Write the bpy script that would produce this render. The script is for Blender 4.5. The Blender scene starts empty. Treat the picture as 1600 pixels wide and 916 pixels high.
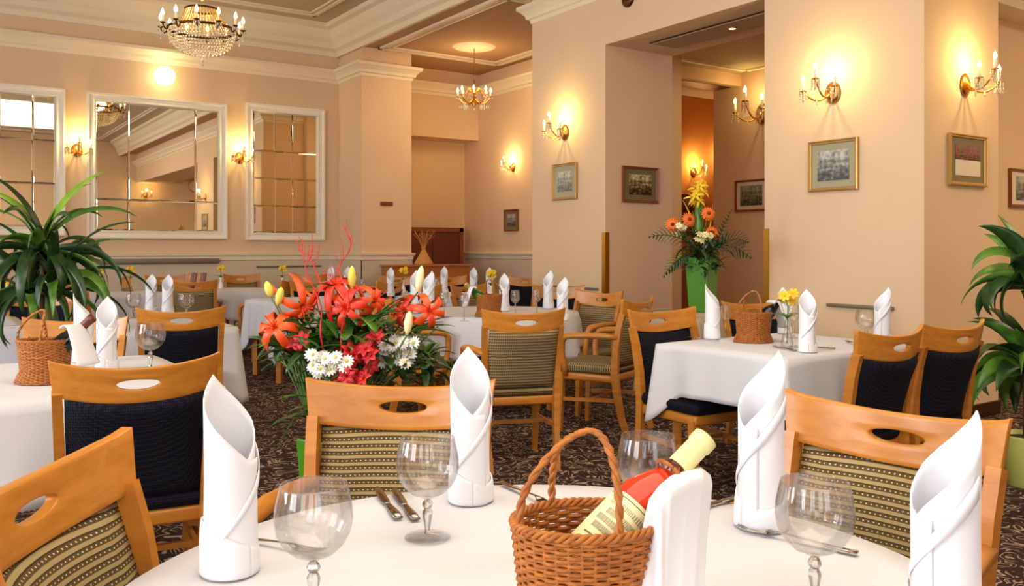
import bpy, math, random
from mathutils import Vector, Matrix
PI = math.pi
sin, cos = math.sin, math.cos
random.seed(11)
C = bpy.context.scene.collection

# ------------------------------------------------------------------ camera
F_PX, HOR, CAM_Z = 1364.0, 388.0, 1.24
YAW = math.radians(34.56)
FU, FV = sin(YAW), cos(YAW)            # view direction on the floor plan
cam = bpy.data.cameras.new('camera'); cam_o = bpy.data.objects.new('camera', cam); C.objects.link(cam_o)
cam_o.location = (0, 0, CAM_Z); cam_o.rotation_euler = (PI/2, 0, -YAW)
cam.sensor_width = 36; cam.lens = 36*F_PX/1600
cam.shift_y = -(458-HOR)/1600
cam.clip_start = 0.05; cam.clip_end = 200
cam.dof.use_dof = False
bpy.context.scene.camera = cam_o

# ------------------------------------------------------------------ world, lights, exposure
sc = bpy.context.scene
sc.view_settings.view_transform = 'Standard'; sc.view_settings.look = 'None'
sc.view_settings.gamma = 1; sc.view_settings.use_curve_mapping = False
sc.view_settings.exposure = 0.13
sc.cycles.use_denoising = True
sc.cycles.max_bounces = 10; sc.cycles.transparent_max_bounces = 12
sc.cycles.transmission_bounces = 10; sc.cycles.glossy_bounces = 5; sc.cycles.diffuse_bounces = 4
sc.cycles.caustics_reflective = False; sc.cycles.caustics_refractive = False
sc.cycles.sample_clamp_indirect = 4.0
w = bpy.data.worlds.new('world'); sc.world = w; w.use_nodes = True
w.node_tree.nodes['Background'].inputs[0].default_value = (0.85, 0.92, 1.0, 1)
w.node_tree.nodes['Background'].inputs[1].default_value = 2.0

DAY_W, LAY_W, SCONCE_W = 108.0, 58.0, 8.5
def area(name, loc, rot, sx, sy, power, col):
    l = bpy.data.lights.new(name, 'AREA'); l.shape = 'RECTANGLE'; l.size = sx; l.size_y = sy
    l.energy = power; l.color = col
    o = bpy.data.objects.new(name, l); C.objects.link(o); o.location = loc; o.rotation_euler = rot
    return o
WIN_V = (-2.2, 0.9, 4.0, 7.1, 10.2)
for v, k in zip(WIN_V, (.45, 1.2, 1.9, .65, .25)):      # daylight entering by the tall windows of the left wall
    area('window_daylight', (-4.22, v, 2.15), (0, -PI/2, 0), 2.6, 1.8, DAY_W*k, (0.97, 0.97, 1.0))
for u in (-2.7, -0.4):                  # and by the windows behind the photographer
    area('window_daylight', (u, -4.42, 2.15), (PI/2, 0, 0), 1.8, 2.6, DAY_W*.38, (0.97, 0.97, 1.0))
area('laylight_lamp', (1.4, 0.6, 4.44), (0, 0, 0), 4.2, 4.6, LAY_W, (1.0, 0.94, 0.86))
def point(loc, power, col=(1.0, 0.70, 0.27), r=0.03, name='candle_glow'):
    l = bpy.data.lights.new(name, 'POINT'); l.energy = power; l.color = col; l.shadow_soft_size = r
    o = bpy.data.objects.new(name, l); C.objects.link(o); o.location = loc
    return o
# unseen area lights just below the ceilings of the right-hand rooms and alcove
area('side_room_area_light', (8.2, 6.3, 3.66), (0, 0, 0), 1.2, 1.2, 22, (1.0, 0.70, 0.42))
area('side_room_area_light', (8.0, 1.2, 3.66), (0, 0, 0), 1.6, 1.6, 60, (1.0, 0.78, 0.52))
area('alcove_area_light', (6.6, 10.0, 4.13), (0, 0, 0), 1.2, 1.6, 25, (1.0, 0.72, 0.42))

# ------------------------------------------------------------------ coordinates
def cam2room(x, d): return (FV*x + FU*d, -FU*x + FV*d)
def P(px, d, z=None):
    u, v = cam2room((px-800)/F_PX*d, d)
    return Vector((u, v, 0 if z is None else z))
def G(px, py, z=0.75):
    d = F_PX*(CAM_Z-z)/(py-HOR); return P(px, d, z)
def onV(px, py, v):                    # point of the wall plane v=const seen at a pixel
    x = (px-800)/F_PX; d = v/(-FU*x+FV); u, _ = cam2room(x*d, d)
    return Vector((u, v, CAM_Z+(HOR-py)*d/F_PX))
def onU(px, py, u):
    x = (px-800)/F_PX; d = u/(FV*x+FU); _, v = cam2room(x*d, d)
    return Vector((u, v, CAM_Z+(HOR-py)*d/F_PX))

# ------------------------------------------------------------------ materials
def lin(r, g, b):
    f = lambda c: (c/255/12.92) if c/255 <= 0.04045 else ((c/255+0.055)/1.055)**2.4
    return (f(r), f(g), f(b), 1)
def mat(name, col, rough=0.6, metal=0, spec=None, **kw):
    m = bpy.data.materials.new(name); m.use_nodes = True
    b = m.node_tree.nodes['Principled BSDF']
    b.inputs['Base Color'].default_value = lin(*col); b.inputs['Roughness'].default_value = rough
    b.inputs['Metallic'].default_value = metal
    if spec is not None: b.inputs['Specular IOR Level'].default_value = spec
    for k, v in kw.items(): b.inputs[k.replace('_', ' ')].default_value = v
    return m
def nd(m, t, **kw):
    n = m.node_tree.nodes.new(t)
    for k, v in kw.items():
        if k in n.inputs: n.inputs[k].default_value = v
        else: setattr(n, k, v)
    return n
def lk(m, a, b): m.node_tree.links.new(a, b)
def bsdf(m): return m.node_tree.nodes['Principled BSDF']
def mixcol(m, fac, c1, c2):
    n = nd(m, 'ShaderNodeMix', data_type='RGBA')
    if hasattr(fac, 'links'): lk(m, fac, n.inputs[0])
    else: n.inputs[0].default_value = fac
    for i, c in ((6, c1), (7, c2)):
        if hasattr(c, 'links'): lk(m, c, n.inputs[i])
        else: n.inputs[i].default_value = c
    return n.outputs[2]
def math_n(m, op, a, b=0.5):
    n = nd(m, 'ShaderNodeMath', operation=op)
    for i, x in ((0, a), (1, b)):
        if hasattr(x, 'links'): lk(m, x, n.inputs[i])
        else: n.inputs[i].default_value = x
    return n.outputs[0]
def coords(m, out='Object', scale=(1, 1, 1), loc=(0, 0, 0)):
    t = nd(m, 'ShaderNodeTexCoord'); mp = nd(m, 'ShaderNodeMapping')
    mp.inputs['Scale'].default_value = scale; mp.inputs['Location'].default_value = loc
    lk(m, t.outputs[out], mp.inputs[0]); return mp.outputs[0]
def bump(m, h, s=0.2, dist=0.01):
    b = nd(m, 'ShaderNodeBump'); b.inputs['Strength'].default_value = s; b.inputs['Distance'].default_value = dist
    lk(m, h, b.inputs['Height']); lk(m, b.outputs[0], bsdf(m).inputs['Normal'])

def plaster(name, col, amt=0.04):
    m = mat(name, col, 0.85, spec=0.2); c = coords(m)
    n = nd(m, 'ShaderNodeTexNoise', Scale=1.1, Detail=4.0); lk(m, c, n.inputs[0])
    c1 = lin(*[min(255, x*(1+amt)) for x in col]); c2 = lin(*[x*(1-amt) for x in col])
    lk(m, mixcol(m, n.outputs[0], c2, c1), bsdf(m).inputs['Base Color'])
    n2 = nd(m, 'ShaderNodeTexNoise', Scale=160.0, Detail=2.0); lk(m, c, n2.inputs[0]); bump(m, n2.outputs[0], 0.08, 0.004)
    return m
M = {}
M['wall'] = plaster('wall_paint', (230, 200, 162))
M['dado'] = plaster('dado_paint', (212, 196, 170))
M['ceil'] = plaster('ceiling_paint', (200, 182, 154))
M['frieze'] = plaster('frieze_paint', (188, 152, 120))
M['trim'] = mat('cream_trim', (241, 226, 196), 0.5, spec=0.3)
M['frame_white'] = mat('white_frame_paint', (246, 238, 222), 0.4)
M['orange'] = plaster('ochre_wall_paint', (196, 128, 66))

def carpet():
    m = mat('patterned_carpet', (60, 44, 38), 0.95, spec=0.1); c = coords(m)
    wn = nd(m, 'ShaderNodeTexNoise', Scale=7.0, Detail=1.0); lk(m, c, wn.inputs[0])
    add = nd(m, 'ShaderNodeVectorMath', operation='MULTIPLY_ADD'); lk(m, wn.outputs[1], add.inputs[0])
    add.inputs[1].default_value = (0.22, 0.22, 0.0); lk(m, c, add.inputs[2])
    r = nd(m, 'ShaderNodeTexVoronoi', Scale=11.0, feature='F1'); lk(m, add.outputs[0], r.inputs[0])
    rings = math_n(m, 'SINE', math_n(m, 'MULTIPLY', r.outputs['Distance'], 24.0))
    e = nd(m, 'ShaderNodeMapRange'); e.inputs[1].default_value = 0.52; e.inputs[2].default_value = 0.82; lk(m, rings, e.inputs[0])
    brk = nd(m, 'ShaderNodeTexNoise', Scale=14.0, Detail=2.0); lk(m, c, brk.inputs[0])
    bm_ = nd(m, 'ShaderNodeMapRange'); bm_.inputs[1].default_value = 0.40; bm_.inputs[2].default_value = 0.50; lk(m, brk.outputs[0], bm_.inputs[0])
    fac = math_n(m, 'MULTIPLY', e.outputs[0], bm_.outputs[0])
    fib = nd(m, 'ShaderNodeTexNoise', Scale=240.0, Detail=2.0); lk(m, c, fib.inputs[0])
    base = mixcol(m, fib.outputs[0], lin(34, 22, 20), lin(74, 52, 46))
    lk(m, mixcol(m, fac, base, lin(176, 150, 126)), bsdf(m).inputs['Base Color'])
    bump(m, fib.outputs[0], 0.5, 0.004); return m
M['carpet'] = carpet()

def wood(name, c1, c2, rough=0.32, axis=(3, 3, 22)):
    m = mat(name, c1, rough, spec=0.5); c = coords(m, scale=axis)
    n = nd(m, 'ShaderNodeTexNoise', Scale=2.2, Detail=5.0, Distortion=0.6); lk(m, c, n.inputs[0])
    mr = nd(m, 'ShaderNodeMapRange'); mr.inputs[1].default_value = 0.3; mr.inputs[2].default_value = 0.7; lk(m, n.outputs[0], mr.inputs[0])
    lk(m, mixcol(m, mr.outputs[0], lin(*c1), lin(*c2)), bsdf(m).inputs['Base Color'])
    return m
M['wood'] = wood('honey_beech', (196, 128, 48), (176, 108, 34))
M['wood_rail'] = wood('honey_beech_rail', (200, 132, 50), (180, 112, 36), 0.3, (3, 22, 22))
M['wood_red'] = wood('red_brown_wood', (120, 54, 26), (88, 36, 16), 0.4)
M['wood_side'] = wood('sideboard_wood', (188, 116, 52), (160, 92, 38), 0.35)
M['wood_frame'] = wood('picture_frame_wood', (150, 80, 38), (116, 56, 24), 0.35, (20, 20, 4))
M['gold_frame'] = mat('gilt_frame', (196, 156, 92), 0.38, 0.6)

def stripes(name, axis):
    m = mat(name, (150, 132, 96), 0.9, spec=0.15); c = coords(m)
    s = nd(m, 'ShaderNodeSeparateXYZ'); lk(m, c, s.inputs[0])
    z = s.outputs[axis]
    ph = math_n(m, 'FRACT', math_n(m, 'MULTIPLY', z, 60.0))
    dark = math_n(m, 'LESS_THAN', ph, 0.52)
    xs = math_n(m, 'FRACT', math_n(m, 'MULTIPLY', s.outputs[0], 88.0))
    d1 = math_n(m, 'LESS_THAN', math_n(m, 'ABSOLUTE', math_n(m, 'SUBTRACT', xs, 0.5)), 0.14)
    d2 = math_n(m, 'LESS_THAN', math_n(m, 'ABSOLUTE', math_n(m, 'SUBTRACT', ph, 0.26)), 0.07)
    dot = math_n(m, 'MULTIPLY', d1, d2)
    edge = math_n(m, 'LESS_THAN', math_n(m, 'ABSOLUTE', math_n(m, 'SUBTRACT', ph, 0.52)), 0.06)
    base = mixcol(m, dark, lin(160, 140, 98), lin(88, 70, 42))
    base = mixcol(m, edge, base, lin(62, 50, 32))
    lk(m, mixcol(m, dot, base, lin(206, 190, 150)), bsdf(m).inputs['Base Color'])
    return m
M['stripe_z'] = stripes('olive_stripe_back_fabric', 2)
M['stripe_y'] = stripes('olive_stripe_seat_fabric', 1)
def navy():
    m = mat('navy_fabric', (26, 26, 40), 0.9, spec=0.15); c = coords(m, scale=(150, 150, 110))
    v = nd(m, 'ShaderNodeTexVoronoi', Scale=1.0); v.inputs['Randomness'].default_value = 0.15; lk(m, c, v.inputs[0])
    mr = nd(m, 'ShaderNodeMapRange'); mr.inputs[1].default_value = 0.1; mr.inputs[2].default_value = 0.6; lk(m, v.outputs['Distance'], mr.inputs[0])
    lk(m, mixcol(m, mr.outputs[0], lin(38, 38, 54), lin(13, 13, 20)), bsdf(m).inputs['Base Color'])
    bump(m, v.outputs['Distance'], 0.4, 0.003); return m
M['navy'] = navy()
def linen(name, col, rough=0.8):
    m = mat(name, col, rough, spec=0.2, Sheen_Weight=0.1); c = coords(m)
    n = nd(m, 'ShaderNodeTexNoise', Scale=9.0, Detail=3.0); lk(m, c, n.inputs[0])
    w1 = nd(m, 'ShaderNodeTexNoise', Scale=600.0, Detail=1.0); lk(m, c, w1.inputs[0])
    bump(m, math_n(m, 'ADD', n.outputs[0], math_n(m, 'MULTIPLY', w1.outputs[0], 0.05)), 0.25, 0.01)
    return m
M['cloth'] = linen('white_table_linen', (208, 207, 211))
M['napkin'] = linen('white_napkin_linen', (228, 229, 235))
M['grey_cloth'] = linen('grey_beige_cloth', (190, 174, 152))
def glass(name, col=(255, 255, 255), rough=0.0, ior=1.45, clear=.85):
    m = bpy.data.materials.new(name); m.use_nodes = True; nt = m.node_tree; nt.nodes.clear()
    g = nt.nodes.new('ShaderNodeBsdfGlass'); g.inputs[0].default_value = lin(*col); g.inputs[1].default_value = rough; g.inputs['IOR'].default_value = ior
    t = nt.nodes.new('ShaderNodeBsdfTransparent'); t.inputs[0].default_value = lin(*col)
    gl = nt.nodes.new('ShaderNodeBsdfGlossy'); gl.inputs['Roughness'].default_value = .01
    fr = nt.nodes.new('ShaderNodeMixShader'); fr.inputs[0].default_value = clear
    lw0 = nt.nodes.new('ShaderNodeLayerWeight'); lw0.inputs[0].default_value = .5
    pw = nt.nodes.new('ShaderNodeMath'); pw.operation = 'POWER'; pw.inputs[1].default_value = 3.2; nt.links.new(lw0.outputs['Facing'], pw.inputs[0])
    lw = nt.nodes.new('ShaderNodeMath'); lw.operation = 'MULTIPLY_ADD'; lw.inputs[1].default_value = .38; lw.inputs[2].default_value = .03; nt.links.new(pw.outputs[0], lw.inputs[0])
    f2 = nt.nodes.new('ShaderNodeMixShader')
    o = nt.nodes.new('ShaderNodeOutputMaterial')
    nt.links.new(g.outputs[0], fr.inputs[1]); nt.links.new(t.outputs[0], fr.inputs[2])
    nt.links.new(lw.outputs[0], f2.inputs[0]); nt.links.new(fr.outputs[0], f2.inputs[1]); nt.links.new(gl.outputs[0], f2.inputs[2])
    nt.links.new(f2.outputs[0], o.inputs[0])
    return m
M['glass'] = glass('clear_glass', (254, 254, 254)); M['glass_stem'] = glass('faceted_glass', (252, 253, 253), clear=.35)
M['crystal'] = mat('cut_crystal', (255, 240, 206), 0.12, 0, Transmission_Weight=0.25, IOR=1.5)
M['amber'] = mat('amber_lit_crystal', (255, 206, 124), 0.2, 0, Transmission_Weight=0.35, IOR=1.5)  # warm bulb light on the strands is put into the crystal colour
M['wine_backlit'] = mat('backlit_pink_wine', (246, 70, 38), 0.04, Transmission_Weight=0.35, IOR=1.4)  # backlight through the wine is put into its bright, mostly opaque base colour
M['bottle_neck'] = glass('bottle_neck_glass', (250, 215, 200))
M['bottle_dark'] = mat('dark_bottle_glass', (16, 14, 12), 0.12)
M['bottle_green'] = mat('green_bottle_glass', (40, 96, 30), 0.12)
M['mirror'] = mat('mirror_silvering', (236, 228, 214), 0.01, 1.0)
M['brass'] = mat('brass', (206, 154, 54), 0.28, 1.0)
M['gilt'] = mat('gilt_metal', (214, 150, 62), 0.3, 1.0)
M['bronze'] = mat('dark_bronze', (96, 62, 30), 0.4, 0.9)
M['steel'] = mat('stainless_cutlery', (150, 140, 130), 0.18, 1.0)
M['grey_metal'] = mat('grey_metal', (140, 130, 112), 0.45, 0.6)
M['vase_green'] = mat('green_vase_glaze', (66, 132, 20), 0.3)
M['vase_white'] = mat('white_porcelain', (236, 232, 228), 0.25)
M['pot_lime'] = mat('lime_pot_glaze', (196, 204, 112), 0.35)
M['pot_brown'] = mat('brown_pot', (86, 58, 40), 0.5)
M['soil'] = mat('potting_soil', (52, 34, 22), 0.95)
M['black'] = mat('black_part', (20, 16, 14), 0.5)
def emis(name, col, s):
    m = bpy.data.materials.new(name); m.use_nodes = True; b = bsdf(m)
    b.inputs['Base Color'].default_value = lin(*col); b.inputs['Emission Color'].default_value = lin(*col); b.inputs['Emission Strength'].default_value = s
    return m
M['bulb'] = emis('lit_bulb', (255, 214, 140), 9)
M['globe'] = emis('lit_globe', (255, 226, 170), 6)
M['spot'] = emis('lit_spot', (255, 190, 110), 8)
M['laylight'] = emis('lit_laylight', (255, 240, 215), 2.0)
M['candle'] = mat('candle_sleeve', (244, 232, 204), 0.5, Emission_Color=lin(255, 200, 120), Emission_Strength=0.25)
def leaf(name, c1, c2, rough=0.35, sc_=(8, 8, 8)):
    m = mat(name, c1, rough, spec=0.5); c = coords(m, scale=sc_)
    n = nd(m, 'ShaderNodeTexNoise', Scale=1.5, Detail=3.0); lk(m, c, n.inputs[0])
    mr = nd(m, 'ShaderNodeMapRange'); mr.inputs[1].default_value = 0.35; mr.inputs[2].default_value = 0.65; lk(m, n.outputs[0], mr.inputs[0])
    lk(m, mixcol(m, mr.outputs[0], lin(*c1), lin(*c2)), bsdf(m).inputs['Base Color']); return m
M['leaf'] = leaf('dark_leaf', (22, 48, 16), (46, 82, 28))
M['leaf2'] = leaf('mid_leaf', (52, 98, 24), (92, 136, 44))
M['leaf_young'] = leaf('young_leaf', (140, 176, 50), (112, 156, 40))
M['stem'] = mat('plant_stem', (74, 104, 34), 0.5)
M['trunk'] = mat('plant_trunk', (104, 78, 48), 0.8)
M['lily'] = leaf('orange_lily_petal', (236, 66, 16), (246, 96, 28), 0.45, (20, 20, 20))
M['lily_red'] = leaf('red_lily_petal', (206, 34, 12), (230, 60, 22), 0.45, (20, 20, 20))
M['red'] = mat('red_petal', (190, 22, 24), 0.5)
M['yellow'] = mat('yellow_petal', (240, 200, 40), 0.5)
M['cream'] = mat('cream_petal', (244, 232, 176), 0.5)
M['white_pet'] = mat('white_petal', (248, 244, 236), 0.5)
M['orange_pet'] = mat('orange_gerbera_petal', (244, 120, 40), 0.5)
M['redtwig'] = mat('red_twig', (206, 40, 30), 0.5)
M['bud'] = mat('yellow_green_bud', (216, 206, 84), 0.5)
M['straw'] = mat('golden_straw', (196, 140, 70), 0.7)
def wicker():
    m = mat('wicker', (190, 112, 46), 0.45, spec=0.4); c = coords(m, scale=(60, 60, 60))
    n = nd(m, 'ShaderNodeTexNoise', Scale=1.0, Detail=2.0); lk(m, c, n.inputs[0])
    lk(m, mixcol(m, n.outputs[0], lin(116, 56, 14), lin(200, 124, 50)), bsdf(m).inputs['Base Color']); return m
M['wicker'] = wicker()
def label_mat():
    m = mat('cream_wine_label', (232, 222, 168), 0.55); return m
M['label'] = label_mat()
M['ink'] = mat('label_ink', (116, 108, 40), 0.6); M['ink_grey'] = mat('label_grey_ink', (172, 164, 128), 0.6)
M['capsule'] = mat('cream_capsule', (232, 224, 160), 0.4)
def photo(name, sky, mid, dark, sc_=14.0):
    m = mat(name, mid, 0.25); c = coords(m, 'Generated')
    n = nd(m, 'ShaderNodeTexNoise', Scale=sc_*0.5, Detail=6.0); lk(m, c, n.inputs[0])
    s = nd(m, 'ShaderNodeSeparateXYZ'); lk(m, c, s.inputs[0])
    v = math_n(m, 'ADD', math_n(m, 'MULTIPLY', n.outputs[0], 0.9), math_n(m, 'MULTIPLY', s.outputs[2], 0.35))
    r = nd(m, 'ShaderNodeValToRGB'); lk(m, v, r.inputs[0])
    e = r.color_ramp.elements; e[0].position = 0.45; e[0].color = lin(*dark); e[1].position = 0.85; e[1].color = lin(*sky)
    k = r.color_ramp.elements.new(0.62); k.color = lin(*mid)
    lk(m, r.outputs[0], bsdf(m).inputs['Base Color']); return m
M['mat_green'] = mat('sage_mount', (168, 160, 124), 0.35)
M['mat_olive'] = mat('olive_mount', (122, 112, 78), 0.35)
M['mat_cream'] = mat('cream_mount', (226, 216, 192), 0.35)
M['ph_grey'] = photo('grey_print', (200, 200, 184), (120, 120, 110), (62, 62, 56))
M['ph_sepia'] = photo('sepia_print', (232, 214, 160), (110, 88, 50), (34, 24, 14))
M['ph_col'] = photo('coloured_print', (150, 170, 170), (110, 112, 74), (60, 66, 50))
M['ph_red'] = photo('red_brown_print', (120, 110, 90), (130, 62, 34), (40, 24, 18))
M['text_paper'] = mat('old_paper', (232, 216, 190), 0.6)

# ------------------------------------------------------------------ mesh builder
class MB:
    def __init__(s): s.v = []; s.f = []; s.sm = []
    def add(s, vs, fs, smooth=True, T=None):
        k = len(s.v)
        if T is not None: vs = [T @ Vector(p) for p in vs]
        s.v += [tuple(p) for p in vs]
        for f in fs: s.f.append([i+k for i in f]); s.sm.append(smooth)
        return s
    def box(s, a, b, T=None, bev=0.0):
        (x0, y0, z0), (x1, y1, z1) = a, b
        if bev <= 0:
            vs = [(x, y, z) for z in (z0, z1) for y in (y0, y1) for x in (x0, x1)]
            fs = [(0, 2, 3, 1), (4, 5, 7, 6), (0, 1, 5, 4), (2, 6, 7, 3), (0, 4, 6, 2), (1, 3, 7, 5)]
            return s.add(vs, fs, False, T)
        # rounded box: superellipse cross-sections stacked
        cx, cy = (x0+x1)/2, (y0+y1)/2; n = 24; vs = []; fs = []
        prof = [(bev, z0), (bev*.3, z0+bev*.3), (0, z0+bev), (0, z1-bev), (bev*.3, z1-bev*.3), (bev, z1)]
        for ins, z in prof:
            hx, hy = (x1-x0)/2-ins, (y1-y0)/2-ins; r = min(bev*1.2, hx, hy)
            for q in range(4):
                for j in range(n//4):
                    a_ = q*PI/2 + j*(PI/2)/(n//4-1)
                    sx = 1 if q in (0, 3) else -1; sy = 1 if q in (0, 1) else -1
                    vs.append((cx+sx*(hx-r)+r*cos(a_), cy+sy*(hy-r)+r*sin(a_), z))
        m = n
        for i in range(len(prof)-1):
            for j in range(m): fs.append((i*m+j, i*m+(j+1) % m, (i+1)*m+(j+1) % m, (i+1)*m+j))
        fs.append(tuple(range(m))[::-1]); fs.append(tuple(range((len(prof)-1)*m, len(prof)*m)))
        return s.add(vs, fs, True, T)
    def lathe(s, prof, n=24, T=None, cap=True, smooth=True, wob=None):
        vs = []; fs = []
        for i, (r, z) in enumerate(prof):
            for j in range(n):
                a = 2*PI*j/n; rr = r*(wob(a, z) if wob else 1); vs.append((rr*cos(a), rr*sin(a), z))
        for i in range(len(prof)-1):
            for j in range(n): fs.append((i*n+j, i*n+(j+1) % n, (i+1)*n+(j+1) % n, (i+1)*n+j))
        if cap:
            fs.append(tuple(range(n))[::-1]); fs.append(tuple(range((len(prof)-1)*n, len(prof)*n)))
        return s.add(vs, fs, smooth, T)
    def tube(s, path, r, n=8, T=None, flat=None, up=None):
        path = [Vector(p) for p in path]; k = len(path)
        rs = r if isinstance(r, (list, tuple)) else [r]*k
        tang = [(path[min(i+1, k-1)]-path[max(i-1, 0)]).normalized() for i in range(k)]
        u = Vector(up) if up else (Vector((0, 0, 1)) if abs(tang[0].z) < .9 else Vector((1, 0, 0)))
        vs = []; fs = []
        for i in range(k):
            t = tang[i]; u = (u - t*u.dot(t)).normalized(); w_ = t.cross(u)
            for j in range(n):
                a = 2*PI*(j+.5)/n
                fx, fy = (1, 1) if flat is None else flat
                vs.append(path[i]+(u*cos(a)*fx+w_*sin(a)*fy)*rs[i])
        for i in range(k-1):
            for j in range(n): fs.append((i*n+j, i*n+(j+1) % n, (i+1)*n+(j+1) % n, (i+1)*n+j))
        fs.append(tuple(range(n))[::-1]); fs.append(tuple(range((k-1)*n, k*n)))
        return s.add(vs, fs, n > 4, T)
    def grid(s, fn, nu, nv, T=None, wrap=False, smooth=True):
        vs = [fn(i/(nu-1) if not wrap else i/nu, j/(nv-1)) for j in range(nv) for i in range(nu)]; fs = []
        for j in range(nv-1):
            for i in range(nu if wrap else nu-1): fs.append((j*nu+i, j*nu+(i+1) % nu, (j+1)*nu+(i+1) % nu, (j+1)*nu+i))
        return s.add(vs, fs, smooth, T)
    def ball(s, c, r, n=8, sq=(1, 1, 1)):
        m = max(3, n//2); vs = [(c[0], c[1], c[2]-r*sq[2])]; fs = []
        for i in range(1, m):
            p = PI*i/m
            for j in range(n):
                a = 2*PI*j/n; vs.append((c[0]+r*sq[0]*sin(p)*cos(a), c[1]+r*sq[1]*sin(p)*sin(a), c[2]-r*sq[2]*cos(p)))
        vs.append((c[0], c[1], c[2]+r*sq[2])); L = len(vs)-1
        for j in range(n): fs.append((0, 1+(j+1) % n, 1+j)); fs.append((L, L-n+j, L-n+(j+1) % n))
        for i in range(m-2):
            for j in range(n): fs.append((1+i*n+j, 1+i*n+(j+1) % n, 1+(i+1)*n+(j+1) % n, 1+(i+1)*n+j))
        return s.add(vs, fs)
    def octa(s, c, r, h):
        x, y, z = c
        return s.add([(x+r, y, z), (x, y+r, z), (x-r, y, z), (x, y-r, z), (x, y, z+h), (x, y, z-h)],
                     [(0, 1, 4), (1, 2, 4), (2, 3, 4), (3, 0, 4), (1, 0, 5), (2, 1, 5), (3, 2, 5), (0, 3, 5)], False)
    def build(s, name, m, parent=None, solid=0, offset=0):
        me = bpy.data.meshes.new(name); me.from_pydata(s.v, [], s.f); me.update()
        me.polygons.foreach_set('use_smooth', s.sm); me.materials.append(m)
        o = bpy.data.objects.new(name, me); C.objects.link(o)
        if parent: o.parent = parent
        if solid:
            q = o.modifiers.new('thickness', 'SOLIDIFY'); q.thickness = solid; q.offset = offset
        return o
def tag(o, label, cat, group=None):
    o['label'] = label; o['category'] = cat
    if group: o['group'] = group
    return o
def thing(name, label, cat, loc=(0, 0, 0), rz=0, group=None):
    o = bpy.data.objects.new(name, None); C.objects.link(o); o.empty_display_size = .1
    o.location = loc; o.rotation_euler = (0, 0, rz)
    return tag(o, label, cat, group)
def struct(name, mb, m, parent=None):
    o = mb.build(name, m, parent)
    if not parent: o['kind'] = 'structure'
    return o
def copy_tree(o, parent=None):
    c = o.copy(); C.objects.link(c)
    if parent: c.parent = parent
    for ch in o.children: copy_tree(ch, c)
    return c
PROTO = {}
def inst(key, maker, loc, rz, label, cat=None, group=None, scale=None):
    if key not in PROTO:
        o = maker(); PROTO[key] = o
    else:
        o = copy_tree(PROTO[key])
        if 'group' in o: del o['group']
    o.location = loc; o.rotation_euler = (0, 0, rz)
    o.scale = (scale,)*3 if isinstance(scale, (int, float)) else (scale or (1, 1, 1))
    o['label'] = label
    if cat: o['category'] = cat
    if group: o['group'] = group
    return o

# ------------------------------------------------------------------ room shell
V0, UC, VC, UC2, U2, VR = 12.5, 5.39, 11.67, 6.20, 7.92, 12.95
U1, U1B = 5.73, 6.66
ZC1, ZC2 = 4.58, 4.17
UL, VB = -4.0, -4.2
struct('floor', MB().box((UL-.2, VB-.2, -.06), (12, 13.4, 0)), M['carpet'])
# back wall with the recess
mb = MB().box((UL-.2, V0, 0), (UC2, V0+.6, 4.9)).box((UC2, V0, 3.06), (U2+.2, V0+.6, 4.9)).box((UC2, VR, 0), (U2+.2, VR+.15, 3.06))
struct('wall_back', mb, M['wall'])
struct('wall_alcove', MB().box((U2, 8.10, 0), (U2+.15, VR, 4.9)).box((U1B-.06, 7.915, 0), (U2+.15, 8.10, 4.9)), M['wall'])
# left wall with window openings
mb = MB(); prev = VB-.2
for v in WIN_V:
    mb.box((UL-.2, prev, 0), (UL, v-.9, 4.9)); prev = v+.9
    mb.box((UL-.2, v-.9, 0), (UL, v+.9, .85)); mb.box((UL-.2, v-.9, 3.45), (UL, v+.9, 4.9))
mb.box((UL-.2, prev, 0), (UL, V0, 4.9)); struct('wall_left', mb, M['wall'])
mb = MB(); prev = UL
for u in (-2.7, -0.4):
    mb.box((prev, VB-.2, 0), (u-.9, VB, 4.9)); prev = u+.9
    mb.box((u-.9, VB-.2, 0), (u+.9, VB, .85)); mb.box((u-.9, VB-.2, 3.45), (u+.9, VB, 4.9))
mb.box((prev, VB-.2, 0), (12, VB, 4.9)); struct('wall_front', mb, M['wall'])
def window(n, a, b, horiz):
    f = MB(); z0, z1 = .85, 3.45
    def bar(p0, p1, za, zb):
        if horiz: f.box((p0, VB-.12, za), (p1, VB-.04, zb))
        else: f.box((UL-.12, p0, za), (UL-.04, p1, zb))
    bar(a, a+.07, z0, z1); bar(b-.07, b, z0, z1); bar(a, b, z0, z0+.07); bar(a, b, z1-.07, z1)
    bar((a+b)/2-.03, (a+b)/2+.03, z0, z1); bar(a, b, 2.6, 2.66)
    struct('window_%d' % n, f, M['frame_white'])
n = 1
for v in WIN_V: window(n, v-.9, v+.9, False); n += 1
for u in (-2.7, -0.4): window(n, u-.9, u+.9, True); n += 1
# pillars
struct('pillar_corner', MB().box((UC, VC, 0), (UC2, V0, 4.3)), M['wall'])
struct('pillar_middle', MB().box((U1, 6.67, 0), (U1B, 7.92, 4.3)), M['wall'])
struct('pillar_right', MB().box((U1, 3.33, 0), (6.73, 4.69, 4.3)), M['wall'])
# lintel over the opening
struct('lintel_opening', MB().box((U1, 4.69, 3.28), (U1B, 6.67, 4.3)), M['wall'])
struct('lintel_near', MB().box((U1, VB, 3.28), (U1B, 3.33, 4.3)), M['wall'])
struct('trim_soffit', MB().box((U1+.30, 4.80, 3.268), (U1+.66, 6.35, 3.279)), M['bronze'])
struct('trim_soffit_panel', MB().box((U1+.315, 4.82, 3.26), (U1+.645, 6.33, 3.267)), M['frieze'])
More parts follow.
